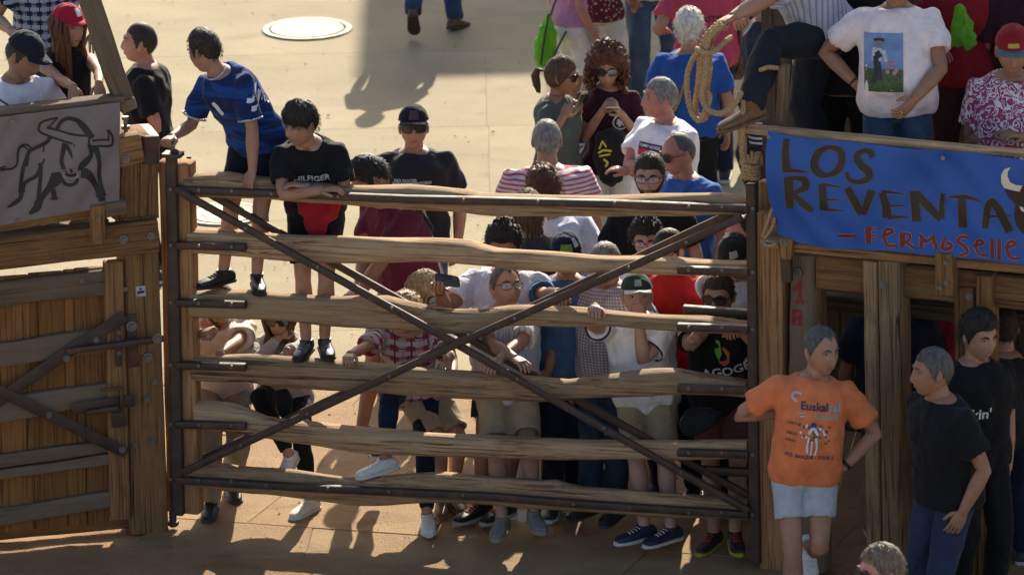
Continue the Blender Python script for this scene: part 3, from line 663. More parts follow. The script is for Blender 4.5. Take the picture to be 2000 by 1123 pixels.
polys('painted_bull_head', Rf, B2, [[(965, 470), (1090, 496), (1120, 440), (1300, 450), (1300, 900), (1110, 840), (1060, 780), (1040, 690), (1055, 600), (990, 530)]], plain('bull_brown', (.035, .012, .010), .6), br, off=.005, **A5)
polys('painted_eye', Rf, B2, [[(1088, 612), (1123, 625), (1135, 665), (1105, 650)]], CREAM, br, off=.006, **A5)
for x, yy in ((1502, 268), (1842, 309)):
    c = Rf.P(x, yy, .175); b = MB(); b.tube([c+Rf.N*.0, c+Rf.N*.005], .013, 14); b.build('eyelet', BOLT, br)
BL = bvh_of(log)
strokes('painted_mark', Rf, BL, [([(1546, 570, 9), (1560, 556, 9)], 8, 0), ([(1562, 550, 8), (1562, 590, 9)], 8, 0), ([(1552, 590, 7), (1571, 590, 7)], 7, 0),
                                 ([(1549, 636, 9), (1547, 612, 8), (1555, 608, 8), (1562, 612, 8), (1562, 636, 9)], 8), ([(1548, 622, 6), (1562, 622, 6)], 6, 0)], plain('worn_red', (.22, .02, .018), .6, var=.5, sc=40), rs, off=.004, seg=2, dd=.02)
# ropes at the corner post
ROPE = plain('hemp_rope', (.36, .235, .12), .8, var=.4, sc=120, bump=.6)
def rope(name, pts, r, parent, mat=ROPE, tw=.018, strands=3):
    P = [V(p) for p in smooth_path([tuple(p) for p in pts], 10)]; b = MB(); L_ = 0
    D = [0]
    for i in range(1, len(P)): L_ += (P[i]-P[i-1]).length; D.append(L_)
    n_ = max(4, int(L_/.012)); Q = []
    for k in range(n_+1):
        s_ = L_*k/n_; i = max(j for j in range(len(D)) if D[j] <= s_ + 1e-9); i = min(i, len(P)-2); t = (s_-D[i])/max(1e-6, D[i+1]-D[i]); Q.append(P[i].lerp(P[i+1], t))
    T = [(Q[min(i+1, n_)]-Q[max(i-1, 0)]).normalized() for i in range(n_+1)]; A = T[0].orthogonal().normalized(); FA = []
    for i in range(n_+1): A = (A - T[i]*A.dot(T[i])).normalized(); FA.append(A)
    for s_ in range(strands):
        b.tube([Q[i] + FA[i]*(r*.5*math.cos(i*.012/tw*1.6+s_*2.094)) + T[i].cross(FA[i])*(r*.5*math.sin(i*.012/tw*1.6+s_*2.094)) for i in range(n_+1)], r*.56, 6)
    return b.build(name, mat, parent, ang=180)
kn = thing('rope_knot', 'frayed hemp rope knotted round the steel post at the right end of the gate', 'rope', Rf.P(1462, 350, .1))
c = G.P(1467, 345, .03)
for k in range(4):
    z = V((0, 0, .022*k)); rope('rope_turn', [c+z+V((.045*math.cos(a_), .045*math.sin(a_), .006*math.sin(a_*2))) for a_ in [i*math.pi/4+k for i in range(9)]], .014, kn)
for k in range(5):
    a_ = rg.uniform(0, 6.28); rope('rope_end', [c+V((0, 0, .05)), c+V((.03*math.cos(a_), -.03, .10)), c+V((.05*math.cos(a_), -.02, .13+.02*rg.random())), c+V((.06*math.cos(a_), 0, .07))], .012, kn)
rope('rope_tail', [G.P(1454, 200, .05), G.P(1455, 290, .05), G.P(1452, 330, .07), G.P(1458, 352, .08)], .0135, kn)
rt = thing('rope', 'thin hemp lashing hanging beside the blue banner edge on the corner post', 'rope', Rf.P(1490, 440, .1))
rope('rope', [Rf.P(1512, 395, .14), Rf.P(1500, 430, .15), Rf.P(1489, 462, .15)], .009, rt); rope('rope', [Rf.P(1514, 425, .14), Rf.P(1506, 448, .16), Rf.P(1492, 466, .15)], .009, rt)
rope('rope', [Rf.P(1486, 470, .12), Rf.P(1500, 480, .15), Rf.P(1516, 476, .16)], .009, rt)

# ============================================================ unseen blocks added beyond the upper edge of the picture to shade the far square
PLAS = plain('ochre_plaster', (.36, .28, .19), .9, var=.12, sc=3); TILE = plain('clay_tile', (.30, .12, .07), .8, var=.3, sc=8)
def shadow_house(px, py, x1, h, dep, label):
    """left front corner where the shadow edge starts; front on the sun side of the shadow"""
    c = ground(px, py); k = h/math.tan(R_(SUN_EL)); x0 = c.x + k*math.sin(R_(SUN_AZ)); y0 = c.y + k*math.cos(R_(SUN_AZ))
    t = thing('shadow_house', label, 'shadow_house', (x0, y0, 0)); b = MB(); X, Y, Z = V((1, 0, 0)), V((0, 1, 0)), V((0, 0, 1)); wd = x1-x0
    b.box(V((x0+wd/2, y0+dep/2, (h-.3)/2)), X*(wd/2), Y*(dep/2), Z*((h-.3)/2)); b.build('wall', PLAS, t, smooth=False)
    b = MB(); b.box(V((x0+wd/2, y0+dep/2, h-.13)), X*(wd/2+.0), Y*(dep/2+.0), Z*.13); b.build('roof', TILE, t, smooth=False)
    for i in range(int(wd/2.4)):
        for f_ in range(int(h/3)):
            cx = x0+1.4+i*2.4; cz = 1.7+f_*2.9
            b = MB(); b.box(V((cx, y0-.01, cz)), X*.5, Y*.03, Z*.75); w_ = b.build('window', plain('window_frame', (.3, .2, .12), .6), t, smooth=False)
            b = MB(); b.box(V((cx, y0-.045, cz)), X*.42, Y*.004, Z*.66); b.build('pane', plain('window_glass', (.03, .035, .04), .1), w_, smooth=False)
shadow_house(695, 152, 60, 9.0, 9, 'tall unseen ochre building added to shade the far side of the square')
shadow_house(1078, 318, 60, 9.0, 4.0, 'unseen ochre building added nearer at the right to shade the grey pavers')

# ============================================================ people
def az(deg): a_ = R_(deg); return V((math.sin(a_), -math.cos(a_), 0))      # 0 looks at the camera, 90 to image right
def left_of(f): return V((0, 0, 1)).cross(f).normalized()
def ik(a_, c, l1, l2, pole):
    d = c-a_; L_ = d.length
    if L_ > (l1+l2)*.995: c = a_ + d*((l1+l2)*.995/L_); d = c-a_; L_ = d.length
    if L_ < abs(l1-l2)*1.1+.02: L_ = abs(l1-l2)*1.1+.02; c = a_+d.normalized()*L_; d = c-a_
    x = (l1*l1-l2*l2+L_*L_)/(2*L_); h = math.sqrt(max(0, l1*l1-x*x)); n_ = d/L_; p_ = (pole - n_*pole.dot(n_))
    p_ = p_.normalized() if p_.length > 1e-4 else n_.orthogonal().normalized()
    return a_ + n_*x + p_*h, c
def remesh(mb, vox, smooth=3, fold=0, fs=9, seed=0, folddir=None):
    me = bpy.data.meshes.new('t'); me.from_pydata(mb.v, [], mb.f); o = bpy.data.objects.new('t', me); TMP.objects.link(o)
    md = o.modifiers.new('r', 'REMESH'); md.mode = 'VOXEL'; md.voxel_size = vox
    if smooth: s_ = o.modifiers.new('s', 'SMOOTH'); s_.iterations = smooth; s_.factor = .5
    dg = bpy.context.evaluated_depsgraph_get(); ev = o.evaluated_get(dg); m2 = bpy.data.meshes.new_from_object(ev)
    bpy.data.objects.remove(o); bpy.data.meshes.remove(me)
    n_ = len(m2.vertices); co = np.empty(n_*3); m2.vertices.foreach_get('co', co); co = co.reshape(-1, 3)
    if fold:
        m2.update(); no = np.empty(n_*3); m2.vertex_normals.foreach_get('vector', no); no = no.reshape(-1, 3)
        d = np.empty(n_)
        for i in range(n_):
            x, yy, z = co[i]; q = noise.noise((x*fs+seed, yy*fs+seed*2, z*fs*.55+seed)); q2 = noise.noise((x*fs*2.3-z*fs*1.3+seed, yy*fs*2.3, z*fs*1.4+x*fs))
            d[i] = (1-abs(q)*3.2)*.6 + q2*.7
        co += no*(d*fold)[:, None]; m2.vertices.foreach_set('co', co.ravel())
    return m2, co
def finish(me, name, mat, parent, texf=None):
    """mesh in world coordinates -> child of parent"""
    t = MW[parent.name].translation; me.transform(Matrix.Translation(-t)); me.polygons.foreach_set('use_smooth', [True]*len(me.polygons))
    me.materials.clear(); me.materials.append(mat); me.name = name
    if texf is not None:
        at = me.attributes.new('tex', 'FLOAT_VECTOR', 'POINT'); at.data.foreach_set('vector', texf.astype(np.float32).ravel())
    me.update(); return link(name, me, Matrix.Translation(t), parent)
TMP = bpy.data.collections.new('tmp'); COL.children.link(TMP)

def gs(x, s): return math.exp(-(x/s)**2)
def headpt(th, ph, off=0, fem=0, face=1):
    """point of the head surface for an azimuth (0 = face) and elevation, metres, x = left, y = forward"""
    ct, st, cp, sp = math.cos(th), math.sin(th), math.cos(ph), math.sin(ph)
    x, yy, z = st*cp, ct*cp, sp
    px, py, pz = x*.074, yy*.094, z*.115
    if z < 0:
        t = -z; px *= 1-.26*t**1.6*(1.15 if fem else 1)
        if yy > 0: py = py*(1-.04*t) + .021*t*max(0, ct)
        else: py *= 1-.30*t
    else: px *= 1+.03*z; py *= 1 + (.05*z if yy < 0 else -.02*z)
    if face and ct > 0 and z > -.97:
        fx = px; k = min(1, ct*1.6); f = 0
        na = interp([(-.052, 0), (-.044, .011), (-.033, .019), (-.015, .013), (.012, .006), (.025, 0)], pz)[0]; nw = interp([(-.045, .015), (-.03, .0145), (.01, .008)], pz)[0]
        f += na*gs(fx, nw); f -= .0115*(gs(fx-.030, .014)+gs(fx+.030, .014))*gs(pz-.010, .011)
        f += .006*gs(pz-.031, .009)*gs(abs(fx)-.028, .028); f += .0035*gs(abs(fx)-.042, .018)*gs(pz+.022, .018)
        f += (.0065 if fem else .005)*gs(pz+.064, .012)*gs(fx, .022); f -= .004*gs(pz+.063, .0035)*gs(fx, .024); f += .007*gs(pz+.098, .016)*gs(fx, .02); f -= .004*gs(pz+.083, .008)*gs(fx, .03)
        py += f*k
    r = V((px, py, pz))
    if off: r += V((x/.8, yy, z/1.1)).normalized()*off
    return r
SKN = {'mid': (.36, .19, .125), 'tan': (.30, .15, .092), 'fair': (.43, .25, .18), 'dark': (.24, .125, .08), 'red': (.42, .19, .14)}
HAIR = {'black': (.018, .014, .012), 'dkbrown': (.035, .022, .015), 'brown': (.075, .040, .022), 'auburn': (.11, .042, .02), 'grey': (.21, .195, .175), 'silver': (.40, .38, .35), 'white': (.62, .58, .50), 'dkgrey': (.085, .08, .075), 'blond': (.34, .24, .13), 'sandy': (.22, .15, .09)}
DENIM = cloth((.035, .055, .11), 'denim', (.08, .12, .20)); 
def hand_mesh(mb, w_, d, nrm, sc, pose, side):
    """w_: wrist, d: along the hand, nrm: towards the back of the hand; side +1 when the thumb lies on nrm x d side"""
    d = d.normalized(); nrm = (nrm - d*nrm.dot(d)).normalized(); a_ = nrm.cross(d)*side     # a_: thumb side
    s = sc
    pr = [(-.012, .026, .019), (.012, .031, .019), (.045, .041, .017), (.078, .041, .014), (.092, .036, .011)]
    mb.loft([ring(w_ + d*(x*s), a_, nrm, hw*s, hd*s, 12, 2.6) for x, hw, hd in pr])
    curl = {'relax': (18, 28, 22), 'grip': (55, 60, 35), 'fist': (78, 88, 60), 'flat': (4, 6, 4), 'hold': (40, 48, 30), 'drape': (22, 16, 12)}[pose]
    for k, (off, ln) in enumerate(((.031, .070), (.011, .078), (-.010, .073), (-.030, .058))):
        p = w_ + d*(.084*s) + a_*(off*s) + nrm*(-.001*s); dd = (d + a_*off*(.0 if pose == 'fist' else 1.6)).normalized(); pts = [p - dd*.012*s, p]; rad = [.0092*s, .0098*s]
        cur = dd; n2 = nrm
        for q, fr in enumerate((.45, .31, .24)):
            an = R_(curl[q]*(1+.12*(k-1.5)*.5)); cur, n2 = (cur*math.cos(an) - n2*math.sin(an)), (n2*math.cos(an) + cur*math.sin(an)); p = p + cur*(ln*fr*s)
            pts.append(p); rad.append((.0090, .0083, .0066)[q]*s)
        mb.tube(pts, rad, 7)
    b_ = w_ + d*(.018*s) + a_*(.026*s) - nrm*.006*s; t1 = (d*.62 + a_*.75 - nrm*.3).normalized(); t2 = (d*.9 + a_*(.25 if pose != 'fist' else -.5) - nrm*(.3 if pose in ('relax', 'flat', 'drape') else .7)).normalized()
    mb.tube([b_ - t1*.01*s, b_ + t1*.03*s, b_ + t1*.034*s + t2*.028*s, b_ + t1*.034*s + t2*.052*s], [.014*s, .0125*s, .0105*s, .0075*s], 7)
HAIRLINE = [(0, .52), (30, .54), (52, .46), (68, .22), (78, -.16), (88, -.16), (96, .02), (112, -.10), (130, -.42), (180, -.50)]
def hair_mask(th, ph, style):
    a_ = abs(math.degrees(th)); z = math.sin(ph)
    hl = HAIRLINE
    if style in ('bald',): hl = [(0, .97), (60, .93), (80, .35), (90, .25), (97, .1), (112, -.1), (130, -.42), (180, -.5)]
    elif style == 'receding': hl = [(0, .62), (25, .80), (45, .66), (68, .24), (80, -.1), (88, -.14), (96, .02), (112, -.10), (130, -.42), (180, -.5)]
    elif style == 'fringe': hl = [(0, .22), (40, .16), (60, .10), (78, -.1), (96, .0), (112, -.1), (130, -.42), (180, -.5)]
    elif style in ('long', 'bob', 'curls', 'pony'): hl = [(0, .52), (25, .46), (50, .26), (68, -.1), (85, -.45), (110, -.6), (180, -.8)]
    return z - interp(hl, a_)[0]
def hair(parent, HM, hs, style, color, fem=0, seed=0, cap=False, pony=None, length=.35):
    rnd = random.Random(seed); mt = hairm(HAIR[color] if isinstance(color, str) else color)
    T = {'buzz': .005, 'bald': .004, 'short': .015, 'receding': .009, 'fringe': .022, 'quiff': .026, 'crop': .0075, 'wavy': .030, 'curls': .058, 'long': .020, 'bob': .022, 'pony': .012, 'full': .026}[style]
    hm_style = {'buzz': 'short', 'crop': 'short', 'quiff': 'short', 'wavy': 'short', 'full': 'short'}.get(style, style)
    nu, nv = 60, 34; vs = []; idx = {}; fs = []
    for j in range(nv+1):
        ph = -1.25 + (math.pi/2+1.25)*j/nv
        for i in range(nu):
            th = -math.pi + 2*math.pi*i/nu; mk_ = hair_mask(th, ph, hm_style); g = max(0, min(1, (mk_+.03)/.40)); g = g**.75
            zz = math.sin(ph); t = T
            if style == 'quiff': t = T*(.35 + .75*max(0, zz) + .5*max(0, math.cos(th))*max(0, zz))
            if style == 'fringe': t = T*(.6 + .6*max(0, zz)+.35*max(0, math.cos(th)))
            if style in ('short', 'full', 'wavy'): t = T*(.5 + .7*max(0, zz))
            if cap: t = min(t, .008)*(1 if zz < .2 else .3)
            n_ = noise.noise(V((th*3.5+seed, ph*4, seed*3))); n2 = noise.noise(V((math.sin(th)*9+seed, math.cos(th)*9, ph*7)))
            am = {'curls': .35, 'wavy': .5, 'buzz': .1, 'crop': .2, 'bald': .1}.get(style, .28)
            q = headpt(th, ph, (-.006 if mk_ < -.02 else 0) + g*t*(1 + am*(n_+n2)), fem, 0); idx[i, j] = len(vs); vs.append((HM @ (q*hs), mk_))
    for j in range(nv):
        for i in range(nu):
            i2 = (i+1) % nu; q = (idx[i, j], idx[i2, j], idx[i2, j+1], idx[i, j+1])
            if max(vs[k][1] for k in q) > -.02: fs.append(q)
    b = MB(); b.v = [v_ for v_, _ in vs]; b.f = fs
    # loose strands give the outline its uneven edge
    N = {'buzz': 300, 'bald': 60, 'curls': 1100, 'long': 500, 'pony': 400, 'wavy': 900, 'receding': 500}.get(style, 800)
    if cap: N = int(N*.4)
    for _ in range(N):
        th = rnd.uniform(-math.pi, math.pi); sp = rnd.uniform(-.55, 1) if style != 'curls' else rnd.uniform(-.85, 1); ph = math.asin(sp)
        if hair_mask(th, ph, hm_style) < .02 or (cap and sp > .1): continue
        base = headpt(th, ph, T*(.6 if not cap else .2), fem, 0); nn = V((math.sin(th)*math.cos(ph), math.cos(th)*math.cos(ph), sp)); tn = V((rnd.uniform(-1, 1), rnd.uniform(-1, 1), -.6 if sp < .5 else rnd.uniform(-.3, .3)))
        if style == 'fringe': tn = V((.3, .9, -.7)) if sp > .2 and nn.y > 0 else tn
        if style == 'quiff': tn = V((rnd.uniform(-.3, .3), .5, .6)) if sp > .5 and nn.y > -.3 else tn
        tn = (tn - nn*tn.dot(nn)).normalized(); ln = T*rnd.uniform(.8, 1.5)+.006; wd_ = tn.cross(nn)*rnd.uniform(.0007, .0020)
        if style == 'curls': ln = rnd.uniform(.02, .04); wd_ *= 2.6; sidev = tn.cross(nn)
        p0 = base; p1 = base + tn*ln*.6 + nn*ln*.35; p2 = base + tn*ln*1.15 + nn*ln*(.25 if style != 'curls' else .9)
        if style == 'curls': p1 += sidev*.008; p2 -= sidev*.006
        k = len(b.v); b.v += [HM @ (x*hs) for x in (p0-wd_, p0+wd_, p1-wd_*.9, p1+wd_*.9, p2)]; b.f += [(k, k+1, k+3, k+2), (k+2, k+3, k+4)]
    up = V((0, 0, 1)); 
    if style in ('long', 'bob'):
        for _ in range(130):
            th = rnd.choice((-1, 1))*R_(rnd.uniform(48, 180)); ph = rnd.uniform(-.1, .9); p = [headpt(th, ph, T*rnd.uniform(.3, 1.0), fem, 0)]
            p.append(headpt(th, ph-.5, T*rnd.uniform(.6, 1.3), fem, 0)); p.append(headpt(th, -.75, T*rnd.uniform(.9, 1.7), fem, 0)); P = [HM @ (x*hs) for x in p]; o_ = (P[-1]-HM.translation); o_.z = 0; ln = length*rnd.uniform(.7, 1.05); wv = rnd.uniform(0, 6)
            for k in range(1, 6): P.append(P[2] - up*(ln*k/5) + o_.normalized()*(.012*math.sin(wv+k*1.3)+.005*k) + V((rnd.uniform(-.004, .004), rnd.uniform(-.004, .004), 0)))
            P = [P[0], P[1]] + P[2:]; b.tube(P, [.006, .009, .010] + [.010*(1-.13*k) for k in range(1, 6)], 5)
    if style == 'curls':
        for _ in range(150):
            th = rnd.choice((-1, 1))*R_(rnd.uniform(62, 180)); ph = rnd.uniform(-.75, .3); p0 = HM @ (headpt(th, ph, T*rnd.uniform(.4, .9), fem, 0)*hs); o_ = p0-HM.translation; o_.z = 0; o_.normalize(); P = [p0]; wv = rnd.uniform(0, 6)
            for q in range(1, 8): P.append(p0 + o_*(.006*q*.6 + .009*math.sin(wv+q*1.5)) + up.cross(o_)*(.009*math.cos(wv+q*1.5)) - up*(.012*q*rnd.uniform(.8, 1.1)))
            b.tube(P, [.007, .008, .008, .008, .007, .006, .005, .003], 5)
    if style == 'pony':
        bk = HM @ (headpt(math.pi, .05, .018, fem, 0)*hs); dr = (HM.to_3x3() @ V((0, -1, 0))).normalized()
        for _ in range(34):
            j = V((rnd.uniform(-.012, .012), rnd.uniform(-.012, .012), 0)); b.tube([bk, bk+dr*.035+j+V((0, 0, .005)), bk+dr*.055+j*1.6-V((0, 0, .045)), bk+dr*.045+j*1.7-V((0, 0, .11)), bk+dr*.035+j-V((0, 0, rnd.uniform(.13, .16)))], [.006, .009, .010, .007, .003], 5)
    o = b.build('hair', mt, parent, ang=180); return o
def torso_tab(w_, belly, fem):
    # s, half width, half depth, forward offset (metres for a 1.75 m person)
    f = fem
    return [(-.20, .10*w_, .09, 0), (-.10, (.158+.012*f)*w_, .112*w_, -.012), (.05, (.168+.006*f)*w_, .115*w_ + belly*.3, -.006 + belly*.4), (.22, (.150-.022*f)*w_ + belly*.25, .104*w_ + belly*.75, belly*.7), (.42, (.148-.022*f)*w_ + belly*.25, .106*w_ + belly*.7, .004+belly*.6),
            (.62, (.163-.02*f)*w_, (.116+.006*f)*w_ + belly*.2, .006+belly*.1+.012*f), (.78, (.172-.018*f)*w_, .110*w_, .0), (.87, (.150-.015*f)*w_, .092*w_, -.004), (.94, .108*w_, .076*w_, -.006), (1.0, .072, .062, -.006), (1.05, .056, .057, -.002)]
def person(label, hp, H=1.74, dep=None, depF=G, z0=0., yaw=0., cyaw=None, lean=(0, 0), bend=0., head=(0, 0, 0), aL=None, aR=None, feet=None, w=1.0, belly=0., fem=0, skin='mid', hairs=('short', 'dkbrown'),
           top=None, topk='tee', pants=None, pantk='long', shoe=((.03, .03, .035), (.5, .5, .5)), seed=0, cap=None, glasses=None, beard=None, hl='relax', hr='relax', poleL=None, poleR=None, kneeL=None, kneeR=None, face=True, group=None,
           sit=0, lod=1, tattoo=False, trim=None, tuck=False, headsc=1.13, brow=None, Hf=None, neckoff=0, shrug=0, cat='person', neckonly=False, boot=False, handN=None, sleeve=.70):
    w *= 1.07; rnd = random.Random(seed*7+11); cy = yaw if cyaw is None else cyaw
    fH, fC = az(yaw), az(cy); SH, SCh = left_of(fH), left_of(fC); Z = V((0, 0, 1))
    la, ld = R_(lean[0]), az(lean[1])
    def skeleton(H):
        k = H/1.75; hip = V((0, 0, .525*H - sit*H)); n_ = 12; pts = [hip]; tans = []
        for i in range(n_):
            t = (i+.5)/n_; ang_ = la*(.75+.5*t); tg = (Z*math.cos(ang_) + ld*math.sin(ang_)).normalized(); 
            if bend: tg = (tg*math.cos(R_(bend)*t) + fC*math.sin(R_(bend)*t)).normalized()
            tans.append(tg); pts.append(pts[-1] + tg*(.315*H/n_))
        hd = az(head[0]); hp_ = R_(head[1]); nk = (tans[-1]*.55 + Z*.65 + hd*(.12+.25*math.sin(max(0, hp_)))).normalized()
        hc = pts[-1] + nk*(.082*H) + hd*.018*k; return k, pts, tans, hc, nk
    k, pts, tans, hc, nk = skeleton(H)
    # place: either the depth is given (then the height follows) or the height (then the place on the floor follows)
    if dep is not None:
        P = depF.P(hp[0], hp[1], -dep)
        if Hf: H = Hf; k, pts, tans, hc, nk = skeleton(H); sit += (hc.z - (P.z-z0))/H; k, pts, tans, hc, nk = skeleton(H)
        else: H = (P.z - z0)/(hc.z/H); k, pts, tans, hc, nk = skeleton(H)
    else: P = ground(hp[0], hp[1], z0 + hc.z)
    root = P - hc; root.z = z0
    print('PERSON %-60s H=%.2f y=%.2f x=%.2f' % (label[:60], H, root.y, root.x))
    pts = [p + root for p in pts]; hc = hc + root
    t0 = thing('person', label, cat, root, group)
    sk = skinm(SKN[skin]); hs = k*headsc*1.02
    # ---- head frame
    hd = az(head[0]); rr = R_(head[2]) if len(head) > 2 else 0; pf = R_(head[1]); F_ = (hd*math.cos(pf) - Z*math.sin(pf)).normalized(); S_ = left_of(hd); U_ = S_.cross(F_)*-1
    U_ = F_.cross(S_)*-1 if U_.z < 0 and False else (F_.cross(S_) if F_.cross(S_).z > 0 else S_.cross(F_)); S2 = S_*math.cos(rr) + U_*math.sin(rr); U2 = U_*math.cos(rr) - S_*math.sin(rr)
    HM = Matrix((S2, F_, U2)).transposed().to_4x4(); HM.translation = hc
    body = MB()
    nu, nv = (44, 40) if face else (24, 18); rings = []
    for j in range(nv+1):
        ph = -math.pi/2*.985 + math.pi*.985*j/nv; rg_ = []
        for i in range(nu):
            u_ = -1 + 2*(i+.5)/nu; th = math.pi*math.copysign(abs(u_)**(1.45 if face else 1), u_); rg_.append(HM @ (headpt(th, ph, 0, fem, face)*hs))
        rings.append(rg_)
    body.loft(rings)
    for s_ in (1, -1):                # ears
        c = HM @ (V((s_*.074, -.006, -.004))*hs); body.ell(c, (S2*.011*s_ - F_*.004)*hs, (F_*.017 - S2*.004*s_)*hs, (U2*.031 - F_*.006)*hs, 10, 8)
    def spine(s_):
        q = s_*12; i = max(0, min(11, int(q))); return (pts[i] + tans[i]*((q-i)*.315*H/12)), tans[i]
    tab = torso_tab(w, belly, fem)
    def trings(lo, hi, ease, n_=24, step=.06, p=2.5, flare=0):
        out = []; s_ = lo
        while s_ <= hi+1e-6:
            a_, d_, o_ = interp(tab, s_); c, tg = spine(s_); u_ = max(0, min(1, s_)); S = SH.lerp(SCh, u_).normalized(); S = (S - tg*S.dot(tg)).normalized(); Fw = tg.cross(S); Fw = Fw if Fw.dot(fH.lerp(fC, u_)) > 0 else -Fw
            e_ = ease*(1-max(0, min(.45, (s_-.86)*4))) + flare*max(0, .3-s_); out.append(ring(c + Fw*(o_*k), S, Fw, (a_+e_)*k, (d_+e_)*k, n_, p)); s_ += step
        return out
    body.loft(trings(-.18, 1.04, 0))
    # neck, up into the skull
    nb, tg = spine(.97); jaw = HM @ (V((0, -.012, -.045))*hs); nkr = (.052 if not fem else .044)*k*(.5+.5*w)
    body.tube([nb, nb.lerp(jaw, .35), nb.lerp(jaw, .7), jaw], [nkr*1.3, nkr*1.06, nkr, nkr], 14)
    # ---- arms
    sj = {}; arm = {}; hnd = {}
    cS, tS = spine(.845 + shrug); Sx = (SCh - tS*SCh.dot(tS)).normalized()
    shw = (.178 if not fem else .158)*k*(.45+.55*w)
    def target(t, side):
        a_ = cS + Sx*side*shw
        if t is None: return a_ + V((0, 0, -.54*k)) + Sx*side*.07*k + fC*.07*k
        if t[0] == 'g': return G.P(t[1], t[2], t[3])
        if t[0] == 'l': return cS + Sx*t[1]*k + fC*t[2]*k + Z*t[3]*k
        if t[0] == 'p':
            y_ = a_.y - t[3]; return atY(t[1], t[2], y_)
        if t[0] == 'w': return V(t[1])
    for side, tgt, pole, hpz in ((1, aL, poleL, hl), (-1, aR, poleR, hr)):
        a_ = cS + Sx*side*shw - tS*.01*k; T_ = target(tgt, side); pl = V(pole) if pole else (Sx*side*.55 - fC*.5 - Z*.7)
        e_, w_ = ik(a_, T_, .295*k, .262*k, pl); sj[side] = a_; arm[side] = (a_, e_, w_)
        r_ = k*(.5+.5*w)*(.86 if fem else 1); mid = a_.lerp(e_, .5); m2 = e_.lerp(w_, .35)
        am = MB() if tattoo and side == tattoo else body
        am.tube([a_ - (e_-a_).normalized()*.03, a_, a_.lerp(e_, .3), mid, e_.lerp(a_, .12), e_, m2, e_.lerp(w_, .75), w_, w_+(w_-e_).normalized()*.012], [.034*r_, .051*r_, .050*r_, .045*r_, .039*r_, .038*r_, .041*r_, .032*r_, .027*k, .026*k], 14)
        fd = (w_-e_).normalized(); pose = hpz; 
        if pose == 'grip': dd = (fC*.75 + Z*-.10 + fd*.35).normalized(); nn = Z
        elif pose == 'drape': dd = (fC*.5 - Z*.85).normalized(); nn = fC + Z*.3
        elif pose in ('fist', 'hold'): dd = fd; nn = (fC*.3 + Z*.6) if handN is None else V(handN)
        elif pose == 'flat': dd = (fd + V((0, 0, 0))).normalized(); nn = Z if abs(fd.z) < .8 else fC
        else: dd = fd; nn = Sx*side*.9 + fC*.4 if fd.z < -.5 else Z
        if abs(dd.dot(nn.normalized())) > .95: nn = Sx*side
        hm = MB() ; 
        sgn = 1 if (nn.cross(dd)).dot(fC + Sx*-side*.6 + Z*.3) > 0 else -1
        hand_mesh(am, w_, dd, nn, k*(.94 if fem else 1.02), pose, sgn); hnd[side] = (w_, dd, nn)
        if am is not body: am.build('tattooed_arm', skinm(SKN[skin], '_tattoo'), t0, ang=180)
    # ---- legs
    hj = {}; legs = {}; c0, _ = spine(-.02)
    if feet is None: feet = {}
    for side in (1, -1):
        a_ = c0 + SH*side*.096*k; ft = feet.get(side, None)
        if ft is None: an = V((root.x, root.y, z0+.085*k)) + SH*side*.115*k; fdir = az(yaw + side*9)
        else:
            q = ft[0]; an = V(q) if not isinstance(q, tuple) else None
            if q[0] == 'g': an = G.P(q[1], q[2], q[3])
            elif q[0] == 'f': an = ground(q[1], q[2], z0+.085*k)
            elif q[0] == 'l': an = V((root.x, root.y, z0)) + SH*q[1]*k + fH*q[2]*k + Z*(q[3]*k+.085*k)
            elif q[0] == 'w': an = V(q[1])
            fdir = az(ft[1]) if len(ft) > 1 else az(yaw+side*9)
        pl = (kneeL if side == 1 else kneeR); pl = V(pl) if pl else fH*1.0 + Z*.1
        kn_, an = ik(a_, an, .425*k, .432*k, pl); legs[side] = (a_, kn_, an, fdir); r_ = k*(.6+.4*w)
        calf = -fH if abs((an-kn_).normalized().z) > .5 else Z*-1
        body.tube([a_+Z*.04, a_.lerp(kn_, .15), a_.lerp(kn_, .5), kn_.lerp(a_, .12), kn_, kn_.lerp(an, .10), kn_.lerp(an, .32)+calf*.008, kn_.lerp(an, .7), an, an-Z*.03], [.07*r_, .084*r_, .071*r_, .056*r_, .054*r_, .050*r_, .056*r_, .040*r_, .034*r_, .034*r_], 14)
    body.build('body', sk, t0, ang=180)
    # ---- shoes
    sm = plain('shoe_%s' % (shoe[0],), shoe[0], .5, 0, .4, .2, 60); so_ = plain('sole_%s' % (shoe[1],), shoe[1], .6, 0, .3, .1, 60)
    for side in (1, -1):
        a_, kn_, an, fd = legs[side]; fp = 0
        if feet.get(side) and len(feet[side]) > 2: fp = R_(feet[side][2])       # toe down
        Fx = (fd*math.cos(fp) - Z*math.sin(fp)).normalized(); Sy = left_of(fd); Ux = (Z*math.cos(fp) + fd*math.sin(fp)); b0 = an - Ux*.085*k
        if shoe[0] == 'bare': continue
        prof = [(-.075, .030, .050, .028), (-.06, .037, .066, .036), (-.02, .038, .078, .044), (.03, .040, .070, .040), (.08, .044, .050, .030), (.13, .047, .040, .025), (.175, .042, .033, .021), (.20, .028, .024, .016)]
        sh = MB(); sh.loft([ring(b0 + Fx*(x*k) + Ux*((h*.5+.014)*k), Sy, Ux, ww*k, (h*.5+.004)*k, 14, 2.7) for x, ww, h, _ in prof])
        sh.loft([ring(an - Ux*(.03*k), Sy, Fx, .040*k, .045*k, 12), ring(an + Ux*(.008*k), Sy, Fx, .043*k, .05*k, 12), ring(an+Ux*.01*k, Sy, Fx, .036*k, .041*k, 12)], cap=(0, .03))
        shoe_o = sh.build('shoe', sm, t0, ang=60)
